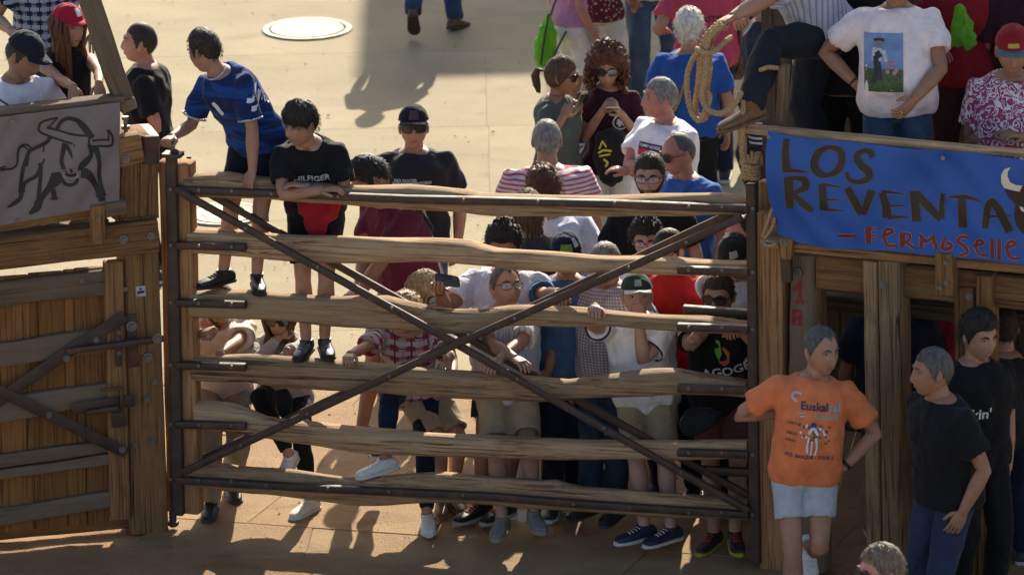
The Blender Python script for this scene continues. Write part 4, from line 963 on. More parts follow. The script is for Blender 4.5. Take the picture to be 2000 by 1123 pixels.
        s2 = MB(); s2.loft([ring(b0 + Fx*(x*k) + Ux*(.010*k), Sy, Ux, (ww+.005)*k, .012*k, 14, 4) for x, ww, h, _ in [(-.082, .022, 0, 0)]+prof+[(.212, .016, 0, 0)]]); s2.build('sole', so_, shoe_o, ang=40)
        if boot:
            b5 = MB(); b5.loft([ring(b0 + Fx*(-.015*k) + Ux*(z_*k), Sy, Fx, a5*k, c5*k, 14, 2.4) for z_, a5, c5 in ((.03, .040, .055), (.09, .043, .055), (.12, .047, .056), (.13, .048, .057))], cap=(0, .05)); b5.build('shaft', sm, shoe_o, ang=60)
        if len(shoe) > 2:
            lc = MB(); 
            for q in range(4): x = .045+.022*q; h = interp([(p_[0], p_[2]) for p_ in prof], x)[0]; c = b0 + Fx*x*k + Ux*(h+.022)*k; lc.tube([c - Sy*.022*k - Ux*.006*k, c, c + Sy*.022*k - Ux*.006*k], .0035*k, 5)
            lc.build('laces', plain('laces_%s' % (shoe[2],), shoe[2], .7), shoe_o, ang=180)
    # ---- trousers
    pm = None
    if pants is not None:
        mb = MB(); hi = .10 if tuck else .06; mb.loft(trings(-.16, hi, .012, step=.05, p=2.4), cap=(0, .02)); 
        for side in (1, -1):
            a_, kn_, an, fd = legs[side]; r_ = k*(.55+.45*w)
            if pantk == 'long': P_ = [a_+Z*.03*k, a_.lerp(kn_, .2), a_.lerp(kn_, .6), kn_, kn_.lerp(an, .3), kn_.lerp(an, .7), an.lerp(kn_, -.04)]; R2 = [.082*r_, .093*r_, .085*r_, .072*r_, .074*r_, .066*r_, .062*r_]; cp = .05
            elif pantk == 'slim': P_ = [a_+Z*.03*k, a_.lerp(kn_, .2), a_.lerp(kn_, .6), kn_, kn_.lerp(an, .3), kn_.lerp(an, .7), an.lerp(kn_, .06)]; R2 = [.08*r_, .094*r_, .078*r_, .062*r_, .063*r_, .050*r_, .044*r_]; cp = .04
            else:
                e_ = {'short': .86, 'mini': .62, 'capri': 1.0}[pantk if pantk in ('short', 'mini', 'capri') else 'short']; P_ = [a_+Z*.03*k, a_.lerp(kn_, .2*e_), a_.lerp(kn_, .55*e_), a_.lerp(kn_, e_)]; R2 = [.082*r_, .093*r_, .088*r_, .087*r_]; cp = .07
            ax_ = []
            rg_ = []; 
            for i in range(len(P_)):
                tt = (P_[min(i+1, len(P_)-1)] - P_[max(0, i-1)]).normalized(); S3 = (SH - tt*SH.dot(tt)).normalized(); rg_.append(ring(P_[i], S3, tt.cross(S3), R2[i], R2[i]*1.03, 16))
            mb.loft(rg_, cap=(0, cp))
        me, co = remesh(mb, .0135*k, 4, .0055 if pantk != 'long' else .007, 7.5, seed*3+1); finish(me, 'shorts' if pantk in ('short', 'mini') else 'trousers', pants, t0)
    shirt = None; bv = None
    if top is not None:
        mb = MB(); fl = {'tee': .030, 'tank': .008, 'shirt': .030, 'jersey': .030, 'long': .02}[topk]; lo = -.12 if not (tuck or topk == 'tank') else .02
        tr = trings(lo, 1.02, fl, step=.05, p=2.35, flare=.02); mb.loft(tr, cap=(.07, .05))
        if topk != 'tank':
            for side in (1, -1):
                a_, e_, w_ = arm[side]; r_ = k*(.5+.5*w)*(.9 if fem else 1)
                if topk == 'long': Pz = [a_ + (spine(.82)[0]-a_)*.55, a_, a_.lerp(e_, .5), e_, e_.lerp(w_, .5), e_.lerp(w_, .93)]; Rz = [.062*r_, .066*r_, .060*r_, .054*r_, .046*r_, .038*r_]
                else: sl_ = sleeve+.02*rnd.random(); Pz = [a_ + (spine(.82)[0]-a_)*.55, a_, a_.lerp(e_, sl_*.5), a_.lerp(e_, sl_)]; Rz = [.066*r_, .073*r_, .074*r_, .079*r_]
                rg_ = []
                for i in range(len(Pz)):
                    tt = (Pz[min(i+1, len(Pz)-1)] - Pz[max(0, i-1)]).normalized(); S3 = (fC - tt*fC.dot(tt)); S3 = S3.normalized() if S3.length > .1 else tt.orthogonal().normalized(); rg_.append(ring(Pz[i], S3, tt.cross(S3), Rz[i], Rz[i], 16))
                mb.loft(rg_, cap=(0, .06))
                mb.ell(a_ + tS*.004, Sx*.062*r_, fC*.064*r_, tS*.05*r_, 12, 8)
        me, co = remesh(mb, .0125*k, 7, .0135, 6.5, seed*5+2)
        ctr = cS; hipc = pts[0]; axs = (pts[-1]-pts[0]).normalized(); d_ = co - np.array(hipc); s_z = d_ @ np.array(axs); s_x = d_ @ np.array(SCh); s_y = d_ @ np.array(fC)
        texf = np.stack([np.arctan2(s_x, s_y + .0)*.155 + 2, s_y, s_z + 5], 1)
        if topk != 'tank':                      # stripes turn with the sleeve
            for side in (1, -1):
                a_, e_, w_ = arm[side]; q = np.array(e_-a_); ln = np.linalg.norm(q); q /= ln; rel = co - np.array(a_); al = rel @ q; far = np.linalg.norm(rel - np.outer(al, q), axis=1)
                if (e_-a_).normalized().dot(axs) > -.75:
                    msk = (al > .05*k) & (far < .085*k) & ((rel @ np.array(Sx*side)) > -.02); texf[msk, 2] = al[msk] + 5; texf[msk, 0] = (rel @ np.array(axs))[msk]
        shirt = finish(me, {'tank': 'vest_top', 'jersey': 'jersey', 'long': 'long_sleeved_top', 'shirt': 'shirt'}.get(topk, 't_shirt'), top, t0, texf)
        bv = BVHTree.FromPolygons([v_.co + MW[shirt.name].translation for v_ in shirt.data.vertices], [tuple(p.vertices) for p in shirt.data.polygons])
        if trim:
            cN, tN = spine(1.0); tb = lambda b_: b_.build('trim', trim, shirt, ang=180); b = MB(); N0 = ring(cN + fC*.004, Sx, (fC - tN*fC.dot(tN)).normalized(), .080*k, .071*k, 20); b.tube(N0+[N0[0]], (.0055 if not neckonly else .014)*k, 6); tb(b)
            for side in ((1, -1) if not neckonly else ()):
                a_, e_, w_ = arm[side]; r_ = k*(.5+.5*w); c = a_.lerp(e_, sleeve); tt = (e_-a_).normalized(); S3 = tt.orthogonal().normalized(); b = MB(); rr_ = ring(c, S3, tt.cross(S3), .075*r_, .075*r_, 20); b.tube(rr_+[rr_[0]], .0065*k, 6); tb(b)
    # ---- face
    ch = t0
    def hpv(x, yy, z): return HM @ (V((x, yy, z))*hs)
    dark = plain('eye_dark', (.02, .013, .01), .25); white = plain('eye_white', (.34, .29, .26), .4); lip = plain('lip_'+skin, lerp3(SKN[skin], (.22, .05, .045), .65), .5)
    if face:
        if not glasses or glasses[0] != 'sun':
            for s_ in (1, -1):
                b = MB(); c = hpv(s_*.031, .0735, .010); b.ell(c, S2*.0125*hs, F_*.0065*hs, U2*.0055*hs, 10, 7); ey = b.build('eye', white, t0, ang=180)
                b = MB(); b.ell(c + F_*.0035*hs, S2*.0056*hs, F_*.0042*hs, U2*.0056*hs, 8, 6); b.build('iris', dark, ey, ang=180)
                b = MB(); c2 = hpv(s_*.031, .0785, .0155); b.tube([c2 - S2*.014*hs - F_*.004*hs - U2*.003*hs, c2, c2 + S2*.014*hs - F_*.004*hs - U2*.003*hs], .0026*hs, 5); b.build('eyelid', plain('lid', lerp3(SKN[skin], (.08, .04, .03), .5), .6), ey, ang=180)
        bc = brow if brow else (hairs[1] if hairs and hairs[1] not in ('white', 'silver') else 'dkgrey')
        for s_ in (1, -1):
            b = MB(); P_ = []
            for x, z in ((.014, .027), (.024, .032), (.036, .033), (.048, .027)):
                q = headpt(math.atan2(x/.074, .9), math.asin(min(.9, z/.115)), 0, fem, 1); P_.append(HM @ (V((s_*x, q.y*1.0+.0015, z))*hs))
            b.tube(P_, [.0034*hs, .0052*hs, .0044*hs, .0022*hs], 6); b.build('eyebrow', hairm(HAIR[bc] if isinstance(bc, str) else bc), t0, ang=180)
        b = MB(); P_ = []
        for x in (-.024, -.012, 0, .012, .024):
            q = headpt(math.atan2(x/.074, .82), math.asin(-.064/.115), 0, fem, 1); P_.append(HM @ (V((x, q.y+.0005, -.064 + abs(x)*.05))*hs))
        b.tube(P_, [.0012*hs, .0046*hs, .0054*hs, .0046*hs, .0012*hs], 7); b.build('mouth', lip, t0, ang=180)
    if hairs: hair(t0, HM, hs, hairs[0], hairs[1], fem, seed+1, cap=cap is not None, length=hairs[2] if len(hairs) > 2 else .3)
    if beard:
        b = MB(); nu, nv = 36, 16; idx = {}
        for j in range(nv+1):
            ph = -1.25 + 1.15*j/nv
            for i in range(nu+1):
                th = R_(-88 + 176*i/nu); q = headpt(th, ph, 0, 0, 1); z = q.z; a_ = abs(math.degrees(th)); lim = interp([(0, -.050), (25, -.050), (38, -.052), (60, -.030), (88, .005)], a_)[0]
                g = 1 if z < lim else 0
                if abs(q.x) < .020 and -.072 < z < -.055: g = 0
                q2 = headpt(th, ph, (.004+.0035*noise.noise(V((th*9, ph*14, seed))) if g else -.004), 0, 1); idx[i, j] = len(b.v); b.v.append(HM @ (q2*hs))
        for j in range(nv):
            for i in range(nu): b.f.append((idx[i, j], idx[i+1, j], idx[i+1, j+1], idx[i, j+1]))
        b.build('beard', hairm(HAIR[beard]), t0, ang=180)
    if glasses:
        kind = glasses[0]; fr = plain('frame_%s' % (glasses[1] if len(glasses) > 1 else 'black'), {'brown': (.06, .03, .02), 'steel': (.18, .17, .16)}.get(glasses[1] if len(glasses) > 1 else '', (.012, .012, .014)), .3)
        g = MB(); yf = .096; rx, rz = (.033, .023) if kind == 'sun' else (.029, .0175); lens_pts = []
        for s_ in (1, -1):
            c = hpv(s_*.033, yf-.004, .008); A_ = (S2 - F_*.22*s_).normalized(); rg_ = ring(c, A_, U2, rx*hs, rz*hs, 18, 2.7); g.tube(rg_+[rg_[0]], (.0028 if kind == 'sun' else .0019)*hs, 5); lens_pts.append((c, A_))
            g.tube([c + A_*s_*rx*hs + U2*.008*hs, hpv(s_*.074, .055, .016), hpv(s_*.079, .0, .014)], .0026*hs, 5)
        g.tube([hpv(-.010, yf, .012), hpv(0, yf+.004, .014), hpv(.010, yf, .012)], .0024*hs, 5); go = g.build('glasses', fr, t0, ang=180)
        for c, A_ in lens_pts:
            b = MB(); F2 = A_.cross(U2); b.loft([ring(c - F2*.001*hs, A_, U2, rx*hs*.98, rz*hs*.98, 18, 2.7), ring(c + F2*.001*hs, A_, U2, rx*hs*.98, rz*hs*.98, 18, 2.7)])
            b.build('lens', LENS_D if kind == 'sun' else LENS_C, go, ang=40)
    if cap:
        cc, bc, emb = cap[0], cap[1], (cap[2] if len(cap) > 2 else None); cm = cloth(cc, sheen=.05); tilt = 0
        b = MB(); rings = []
        for j in range(15):
            ph = .34 + (math.pi/2-.34)*j/14*.995; rings.append([HM @ ((headpt(-math.pi+2*math.pi*i/36, ph, .010 + .007*math.sin(ph)*math.cos(ph)*2 + .004*noise.noise(V((i, j*.5, seed))), fem, 0)+V((0, 0, .004)))*hs) for i in range(36)])
        b.loft(rings); co_ = b.build('cap', cm, t0, ang=60)
        b = MB(); b.ell(HM @ (V((0, -.003, .129))*hs), S2*.007, F_*.007, U2*.004, 8, 5); b.build('button', cm, co_)
        b = MB(); top_ = []; n1, n2 = 14, 6; brimlen = .062
        for lay, dz in ((0, 0), (1, -.004)):
            for j in range(n2+1):
                for i in range(n1+1):
                    th = R_(-62 + 124*i/n1); u_ = j/n2; q = headpt(th, .36, .009, fem, 0); e_ = brimlen*math.cos(th*1.15)**.8 if math.cos(th*1.15) > 0 else 0
                    b.v.append(HM @ (V((q.x*(1+.04*u_), q.y + e_*u_, q.z + .004 + dz - .020*abs(math.sin(th))*u_ + .012*u_*(1-u_)))*hs))
        o_ = (n1+1)*(n2+1)
        for lay in (0, 1):
            for j in range(n2):
                for i in range(n1):
                    a2 = lay*o_+j*(n1+1)+i; q = (a2, a2+1, a2+n1+2, a2+n1+1); b.f.append(q if lay == 0 else tuple(reversed(q)))
        for i in range(n1): a2 = n2*(n1+1)+i; b.f.append((a2, a2+1, a2+1+o_, a2+o_))
        b.build('brim', cloth(bc, sheen=.05), co_, ang=60)
        if emb:
            for (t0_, t1_, p0_, p1_, ec) in emb:
                b = MB(); n_ = 6
                for j in range(n_+1):
                    for i in range(n_+1): th = R_(lerp(t0_, t1_, i/n_)); ph = lerp(p0_, p1_, j/n_); b.v.append(HM @ ((headpt(th, ph, .0135 + .007*math.sin(ph)*math.cos(ph)*2, fem, 0)+V((0, 0, .004)))*hs))
                for j in range(n_):
                    for i in range(n_): a2 = j*(n_+1)+i; b.f.append((a2, a2+1, a2+n_+2, a2+n_+1))
                b.build('emblem', plain('emblem_%s' % (ec,), ec, .6), co_, ang=180)
    return dict(t=t0, shirt=shirt, bv=bv, HM=HM, hs=hs, arm=arm, hnd=hnd, legs=legs, cS=cS, S=Sx, F=fC, U=tS, k=k, spine=spine, root=root, fH=fH, SH=SH)
def lens(name, c, al):
    m_ = bpy.data.materials.new(name); m_.use_nodes = True; t = m_.node_tree; b = t.nodes['Principled BSDF']; b.inputs['Base Color'].default_value = (*c, 1); b.inputs['Roughness'].default_value = .05; b.inputs['Alpha'].default_value = al; b.inputs['Specular IOR Level'].default_value = .6; return m_
LENS_D = lens('dark_lens', (.012, .012, .014), 1); LENS_C = lens('clear_lens', (.6, .65, .7), .16)
def chest_decal(p, name, v2, fs, mat, u0=0, v0=0, off=.0035, back=False, yaw=None, rng=.6):
    """drape 2D shapes (metres, u to the image right for a front view, v up) on the shirt"""
    F_ = p['F'] if not back else -p['F']
    if yaw is not None: F_ = az(yaw)
    F_ = (F_ - p['U']*F_.dot(p['U'])).normalized(); S_ = left_of(F_); S_ = (S_ - p['U']*S_.dot(p['U'])).normalized(); vs = []; c = p['cS']
    last = None
    for x, yy in v2:
        o = c + S_*(x+u0) + p['U']*(yy+v0) + F_*.45; h = p['bv'].ray_cast(o, -F_, rng); q = (h[0] + F_*off) if h[0] else (last if last is not None else c + F_*.15); last = q; vs.append(q)
    return mk(name, vs, fs, mat, p['shirt'], ang=180)
def text_mesh(txt, size, bold=False, sx=1.0, arc=0):
    cu = bpy.data.curves.new('t', 'FONT'); cu.body = txt; cu.size = size; cu.align_x = 'CENTER'; cu.align_y = 'CENTER'; cu.resolution_u = 3
    if bold: cu.offset = size*.025
    o = bpy.data.objects.new('t', cu); TMP.objects.link(o); dg = bpy.context.evaluated_depsgraph_get(); me = bpy.data.meshes.new_from_object(o.evaluated_get(dg))
    bm = bmesh.new(); bm.from_mesh(me); bmesh.ops.triangulate(bm, faces=bm.faces[:])
    long_ = [e for e in bm.edges if e.calc_length() > size*.5]; 
    if long_: bmesh.ops.subdivide_edges(bm, edges=long_, cuts=1); bmesh.ops.triangulate(bm, faces=[f for f in bm.faces if len(f.verts) > 3])
    bm.verts.index_update(); v2 = [(v_.co.x*sx, v_.co.y - arc*(v_.co.x*sx)**2) for v_ in bm.verts]; fs = [tuple(v_.index for v_ in f.verts) for f in bm.faces]; bm.free()
    bpy.data.objects.remove(o); bpy.data.curves.remove(cu); bpy.data.meshes.remove(me); return v2, fs
def chest_text(p, txt, size, mat, u0, v0, sx=1.0, bold=True, arc=0, rot=0, **k):
    v2, fs = text_mesh(txt, size, bold, sx, arc); 
    if rot: c_, s_ = math.cos(R_(rot)), math.sin(R_(rot)); v2 = [(x*c_-yy*s_, x*s_+yy*c_) for x, yy in v2]
    return chest_decal(p, 'printed_text', v2, fs, mat, u0, v0, **k)
def grid2(w_, h_, n_=8, m_=8):
    return [(w_*(i/n_-.5), h_*(j/m_-.5)) for j in range(m_+1) for i in range(n_+1)], [(j*(n_+1)+i, j*(n_+1)+i+1, (j+1)*(n_+1)+i+1, (j+1)*(n_+1)+i) for j in range(m_) for i in range(n_)]
def disc2(r, n_=20, r0=0):
    if r0 == 0: return [(0, 0)] + [(r*math.cos(6.2832*i/n_), r*math.sin(6.2832*i/n_)) for i in range(n_)], [(0, 1+i, 1+(i+1) % n_) for i in range(n_)]
    return [(q*math.cos(6.2832*i/n_), q*math.sin(6.2832*i/n_)) for q in (r0, r) for i in range(n_)], [(i, (i+1) % n_, n_+(i+1) % n_, n_+i) for i in range(n_)]
def chest_strokes(p, name, lst, mat, u0, v0, **k):
    for pts, wd in lst: v_, f_ = polyline_strip(smooth_path(pts, 4), wd, .012); chest_decal(p, name, [(x[0], x[1]) for x in v_], f_, mat, u0, v0, **k)
def watch(p, side, mat=None, name='wristwatch', r=.030, w_=.011):
    a_, e_, w = p['arm'][side]; d = (w-e_).normalized(); c = w - d*.02; A_ = d.orthogonal().normalized(); B_ = d.cross(A_); b = MB(); rr = r*p['k']
    b.loft([ring(c + d*(x*w_), A_, B_, rr*q, rr*q, 16) for x, q in ((-1, .98), (-.9, 1.05), (.9, 1.05), (1, .98))]); o = b.build(name, mat or BLK, p['t'])
    return o, c
def box_on(name, c, X, Y, Z_, mat, label, cat, **k):
    """small bevelled slab as a thing of its own (phone etc.); half axis vectors"""
    t = thing(name, label, cat, c - V((0, 0, 0)))
    b = MB(); x, yy, z = X.length, Y.length, Z_.length; b.loft([ring(c + Z_*q, X.normalized(), Y.normalized(), x*s_, yy*s_, 20, 5) for q, s_ in ((-1, .94), (-.8, 1), (.8, 1), (1, .94))]); b.build('case', mat, t, ang=50); return t
def phone(c, X, Y, col, label, scr=(.02, .02, .025)):
    N_ = X.cross(Y).normalized(); t = box_on('phone', c, X, Y, N_*.0045, plain('phone_%s' % (col,), col, .3), label, 'phone')
    for s_, nm in ((1, 'screen'), (-1, 'camera_bump')):
        b = MB()
        if s_ == 1: b.loft([ring(c + N_*(.0046), X.normalized(), Y.normalized(), X.length*.9, Y.length*.93, 20, 6), ring(c + N_*(.0056), X.normalized(), Y.normalized(), X.length*.9, Y.length*.93, 20, 6)]); b.build(nm, plain('screen_glass', scr, .08), t, ang=40)
        else:
            q = c - N_*.005 + X*.5 + Y*.6; b.loft([ring(q, X.normalized(), Y.normalized(), .012, .014, 12, 4), ring(q - N_*.002, X.normalized(), Y.normalized(), .011, .013, 12, 4)]); b.build(nm, plain('lens_glass', (.03, .03, .035), .15), t, ang=40)
    return t
def shirt_pt(p, side, s_, out=.03):
    c, tg = p['spine'](s_); return c
def strap_path(p, pts, wd, mat, name='bag_strap', parent=None, off=.006, th=.003):
    """flat strap draped over the clothing: pts are (azimuth deg relative to chest, s along the spine)"""
    Q = []; N_ = []
    for a_, s_ in smooth_path(pts, 8):
        c, tg = p['spine'](s_); d = (p['F']*math.cos(R_(a_)) + p['S']*math.sin(R_(a_))); h = p['bv'].ray_cast(c + d*.5, -d, .6); Q.append((h[0] if h[0] else c + d*.13) + d*off); N_.append(d)
    b = MB(); rings = []
    for i in range(len(Q)):
        t = (Q[min(i+1, len(Q)-1)]-Q[max(0, i-1)]).normalized(); W_ = t.cross(N_[i]).normalized(); rings.append(ring(Q[i], W_, t.cross(W_), wd/2, th, 8, 4))
    b.loft(rings); return b.build(name, mat, parent or p['t'], ang=180)
# ------------------------------------------------------------ the crowd
NAVY = cloth((.012, .016, .032)); BLACKT = cloth((.010, .010, .011)); CHAR = cloth((.022, .023, .027)); WHITE = cloth((.74, .72, .74)); LILAC = cloth((.60, .60, .68))
MAROON = cloth((.095, .014, .035)); BURG = cloth((.035, .008, .016)); BEIGE = cloth((.34, .27, .18)); KHAKI = cloth((.24, .21, .17)); DKJ = cloth((.010, .014, .028), 'denim', (.022, .028, .045)); LJ = cloth((.06, .09, .14), 'denim', (.13, .17, .23))
WPRINT = plain('white_print', (.62, .62, .64), .6, var=.06); WJ = cloth((.60, .58, .56)); DKT = cloth((.03, .032, .038))
BS = ((.02, .02, .022), (.05, .05, .05)); WS = ((.60, .58, .55), (.55, .52, .48), (.6, .6, .58)); BRS = ((.07, .035, .018), (.03, .02, .015))
zr = lambda x, y: G.P(x, y, -.06).z
# --- along the gate
p15 = person('man in pale beige t-shirt leaning on the fourth rail at its left end', (425, 594), dep=.45, Hf=1.70, yaw=8, lean=(26, 0), head=(25, 30), aL=('g', 422, 700, .0), aR=('g', 396, 650, -.10), poleL=(1, .2, -.25), poleR=(-1, .4, -.4), hl='drape', hr='fist',
    top=cloth((.58, .50, .45)), pants=KHAKI, feet={-1: (('f', 412, 975), -5), 1: (('f', 452, 940), 10)}, shoe=BS, seed=1, hairs=('short', 'brown'), beard='dkbrown', skin='tan')
p14 = person('woman in dark sunglasses with long brown hair and hand on mouth behind the third rail', (545, 620), dep=.5, Hf=1.58, yaw=0, lean=(24, 0), head=(-5, 6), aL=('g', 548, 690, .02), aR=('p', 546, 658, .17), poleL=(.8, .3, -.6), poleR=(-.8, 0, -.7), hl='drape', hr='fist', fem=1, w=.92,
    top=cloth((.34, .32, .30)), topk='long', pants=BLACKT, pantk='slim', feet={1: (('f', 606, 975), -35), -1: (('g', 565, 888, -.28), -20, 20)}, shoe=WS[:2], glasses=('sun',), hairs=('long', 'brown', .26), seed=2)
p7 = person('dark haired boy in black t-shirt leaning over the top rail with folded forearms', (588, 242), dep=.02, z0=zr(615, 697), yaw=-6, lean=(27, -8), head=(-50, 8), aL=('g', 600, 366, .03), aR=('g', 628, 372, .06), poleL=(1, .15, -.35), poleR=(-1, .15, -.35), hl='relax', hr='relax', w=.93,
    top=BLACKT, pants=BLACKT, pantk='short', feet={-1: (('g', 598, 668, -.17), -15), 1: (('g', 634, 662, -.17), 10)}, shoe=((.012, .012, .014), (.02, .02, .02), (.2, .2, .22)), hairs=('fringe', 'black'), skin='mid', seed=3, cyaw=-6)
p6 = person('boy in blue football jersey standing on the gate with his head turned away', (400, 100), dep=.16, z0=zr(465, 567), yaw=-28, cyaw=-42, lean=(30, -62), head=(-128, 18), aR=('g', 336, 268, -.02), aL=('g', 495, 345, -.02), poleR=(-.2, .2, -.8), poleL=(.8, .3, -.2), hr='fist', hl='drape', w=.98,
    top=cloth((.012, .055, .24), 'jersey', (.01, .022, .085)), topk='jersey', trim=plain('pale_trim', (.35, .42, .55), .7), pants=cloth((.010, .012, .022)), pantk='short', feet={-1: (('g', 436, 532, -.16), -50), 1: (('g', 500, 548, -.16), 8)}, shoe=((.014, .014, .016), (.02, .02, .02), (.02, .02, .02)), hairs=('short', 'dkbrown'), seed=4, sleeve=.80)
p9 = person('hunched man in maroon t-shirt with a thin black strap looking down at the gate', (724, 348), dep=1.12, Hf=1.86, yaw=-50, cyaw=-55, lean=(4, -60), bend=26, head=(-75, 40), aR=('p', 700, 566, .42), aL=('p', 690, 590, .2), poleL=(-.3, .6, -.7), hr='grip', hl='relax', w=1.02,
    top=MAROON, pants=KHAKI, pantk='short', feet={-1: (('f', 684, 925), -20), 1: (('f', 724, 940), -10)}, hairs=('short', 'black'), seed=5, skin='tan')
strap_path(p9, [(100, .95), (125, .7), (150, .45), (165, .2)], .028, BLK)
p10 = person('grey blonde woman in sunglasses looking down to the right behind the phone arm', (828, 570), dep=.78, Hf=1.56, yaw=30, head=(55, 22), fem=1, w=.95, top=WHITE, pants=BEIGE, pantk='short', glasses=('sun',), hairs=('bob', 'blond', .12), skin='fair', seed=6, feet={1: (('f', 884, 965), 20), -1: (('f', 862, 972), 0)}, shoe=((.16, .08, .04), (.2, .12, .07)), aL=('l', .12, .22, -.34), aR=('l', -.12, .22, -.34))
p13 = person('fair haired woman in red plaid shirt with one white shoe up on the lowest rail', (792, 610), dep=.46, Hf=1.62, yaw=-4, lean=(26, 0), head=(-10, 46), aR=('g', 680, 694, -.01), aL=('g', 872, 706, -.16), poleR=(-.7, .2, -.8), poleL=(1, .2, -.6), hr='grip', hl='grip', w=1.0, fem=1,
    top=cloth((.34, .045, .035), 'plaid', (.42, .40, .44), .055, (.03, .04, .12)), topk='shirt', pants=cloth((.008, .016, .042)), pantk='slim', feet={-1: (('g', 752, 896, -.10), -70, 8), 1: (('f', 834, 1010), 4)}, shoe=WS, hairs=('full', 'blond'), skin='mid', seed=7, sleeve=.75)
p11 = person('dark curly haired man in white t-shirt holding up a phone behind the rails', (985, 482), dep=.72, yaw=-8, lean=(4, 0), head=(-12, 12), aR=('p', 858, 566, .42), poleR=(-.4, .1, -1), aL=('l', .25, .1, -.5), hr='hold', w=1.08, top=LILAC, pants=NAVY, pantk='short', feet={-1: (('f', 938, 990), -45), 1: (('f', 985, 992), -40)},
    shoe=((.014, .014, .016), (.30, .29, .28), (.5, .08, .04)), hairs=('wavy', 'black'), skin='tan', seed=8)
p12 = person('man in glasses and striped shirt looking up with arms folded on the fourth rail', (988, 562), dep=.42, Hf=1.70, yaw=4, lean=(14, 0), head=(24, -16, -4), aL=('g', 972, 706, -.0), aR=('g', 1006, 700, -.03), poleL=(1, .1, -.45), poleR=(-1, .1, -.45), hl='hold', hr='relax', w=1.02, belly=.02,
    top=cloth((.62, .60, .61), 'pin', (.36, .36, .40), .012), topk='shirt', pants=BEIGE, pantk='short', feet={-1: (('f', 984, 1052), -12), 1: (('f', 1050, 1062), 12)}, shoe=((.17, .16, .14), (.2, .19, .17)), glasses=('clear', 'brown'), hairs=('receding', 'dkgrey'), skin='mid', seed=9, sleeve=.85)
p25 = person('man in denim shirt and navy cap gripping the rear steel brace', (1106, 498), dep=.85, yaw=-4, head=(0, 14), aR=('g', 1106, 572, -.26), poleR=(-.8, .2, -.8), hr='grip', top=cloth((.05, .11, .22), 'denim', (.09, .17, .30)), topk='shirt', pants=DKJ, feet={1: (('f', 1118, 960), 8), -1: (('f', 1080, 975), -8)}, cap=((.008, .012, .035), (.008, .012, .035), [(-24, 24, .45, .85, (.10, .19, .03)), (34, 58, .65, 1.1, (.35, .38, .42))]), hairs=('short', 'dkbrown'), skin='mid', seed=10)
p26 = person('grey haired man in small checked shirt standing behind the green cap', (1183, 512), dep=.8, yaw=-15, head=(-25, 38), top=cloth((.52, .48, .48), 'check', (.14, .12, .15), .018), topk='shirt', pants=cloth((.02, .032, .058), 'denim', (.05, .07, .10)), feet={-1: (('f', 1150, 1030), -40), 1: (('f', 1200, 1025), -25)}, shoe=BS, hairs=('crop', 'grey'), seed=11, w=1.05, belly=.03)
p27 = person('man in green cap and white polo gripping the third rail, fist at mouth', (1244, 580), dep=.44, Hf=1.68, yaw=-6, lean=(14, -20), head=(4, -10), aR=('g', 1162, 600, -.05), aL=('p', 1248, 622, .17), poleR=(-.9, -.1, -.8), poleL=(-.35, -.5, -.9), hr='grip', hl='fist', handN=(0, -1, .2),
    top=cloth((.80, .78, .78)), topk='tee', trim=plain('navy_trim', (.015, .02, .045), .8), pants=BEIGE, pantk='short', feet={-1: (('f', 1262, 1062), -58), 1: (('f', 1312, 1060), -52)}, shoe=((.02, .022, .05), (.52, .50, .46), (.6, .58, .55)), cap=((.02, .05, .035), (.60, .57, .50), [(-13, 13, .50, .80, (.25, .30, .27))]), hairs=('short', 'grey'), skin='fair', seed=12, w=1.02, belly=.02, sleeve=.7)
chest_decal(p27, 'collar', *grid2(.085, .03, 4, 2), plain('navy_trim', (.015, .02, .045), .8), 0, .08)
for v_ in (.02, -.03): chest_decal(p27, 'button', *disc2(.006, 8), BLK, .0, v_)
p24 = person('cropped haired man in red polo and sunglasses looking down to the left', (1308, 486), dep=1.15, yaw=-22, head=(-48, 26), top=cloth((.42, .018, .016)), pants=DKJ, glasses=('sun',), hairs=('buzz', 'dkbrown'), skin='mid', seed=13, w=1.02)
p23 = person('person with dark curly hair and round glasses between the second rail and the steel brace', (1262, 468), dep=1.6, yaw=0, head=(-4, 8), top=WHITE, pants=DKJ, glasses=('clear',), hairs=('wavy', 'black'), skin='fair', seed=14, w=.9, fem=1)
p28 = person('man in sunglasses with tattooed arm and black lettered t-shirt near the gate hinge', (1404, 578), dep=.44, Hf=1.70, yaw=-4, lean=(14, -10), head=(-18, 4), aR=('p', 1402, 616, .17), aL=('g', 1440, 640, -.2), poleR=(-.8, -.2, -.7), poleL=(.8, .2, -.8), hr='fist', hl='grip', handN=(0, -1, .2), tattoo=-1,
    top=BLACKT, neckonly=True, trim=plain('lime_trim', (.16, .50, .05), .8), pants=cloth((.16, .055, .045)), pantk='short', feet={-1: (('f', 1394, 1040), -28), 1: (('f', 1434, 1066), 4)}, shoe=((.015, .015, .018), (.30, .26, .03), (.5, .03, .03)), glasses=('sun',), hairs=('short', 'dkbrown'), skin='mid', seed=15, w=1.06)
chest_text(p28, 'AGOGÉ', .082, WPRINT, .02, -.20, rot=10); chest_text(p28, 'SPARTAN', .03, plain('olive_print', (.20, .19, .06), .6), -.02, -.26, rot=6); chest_text(p28, 'XXI', .03, plain('dkred_print', (.25, .02, .03), .6), .10, -.25, rot=8)
chest_decal(p28, 'printed_flame', [(0, .0), (.03, .03), (.035, .09), (.0, .13), (-.03, .08), (-.03, .03)], [(0, 1, 2, 3, 4, 5)], plain('orange_print', (.55, .12, .03), .6), .01, -.16); chest_decal(p28, 'printed_leaf', [(0, 0), (.018, .05), (.01, .12), (-.012, .13), (-.022, .06)], [(0, 1, 2, 3, 4)], plain('green_print', (.12, .33, .05), .6), -.02, -.12, off=.006)
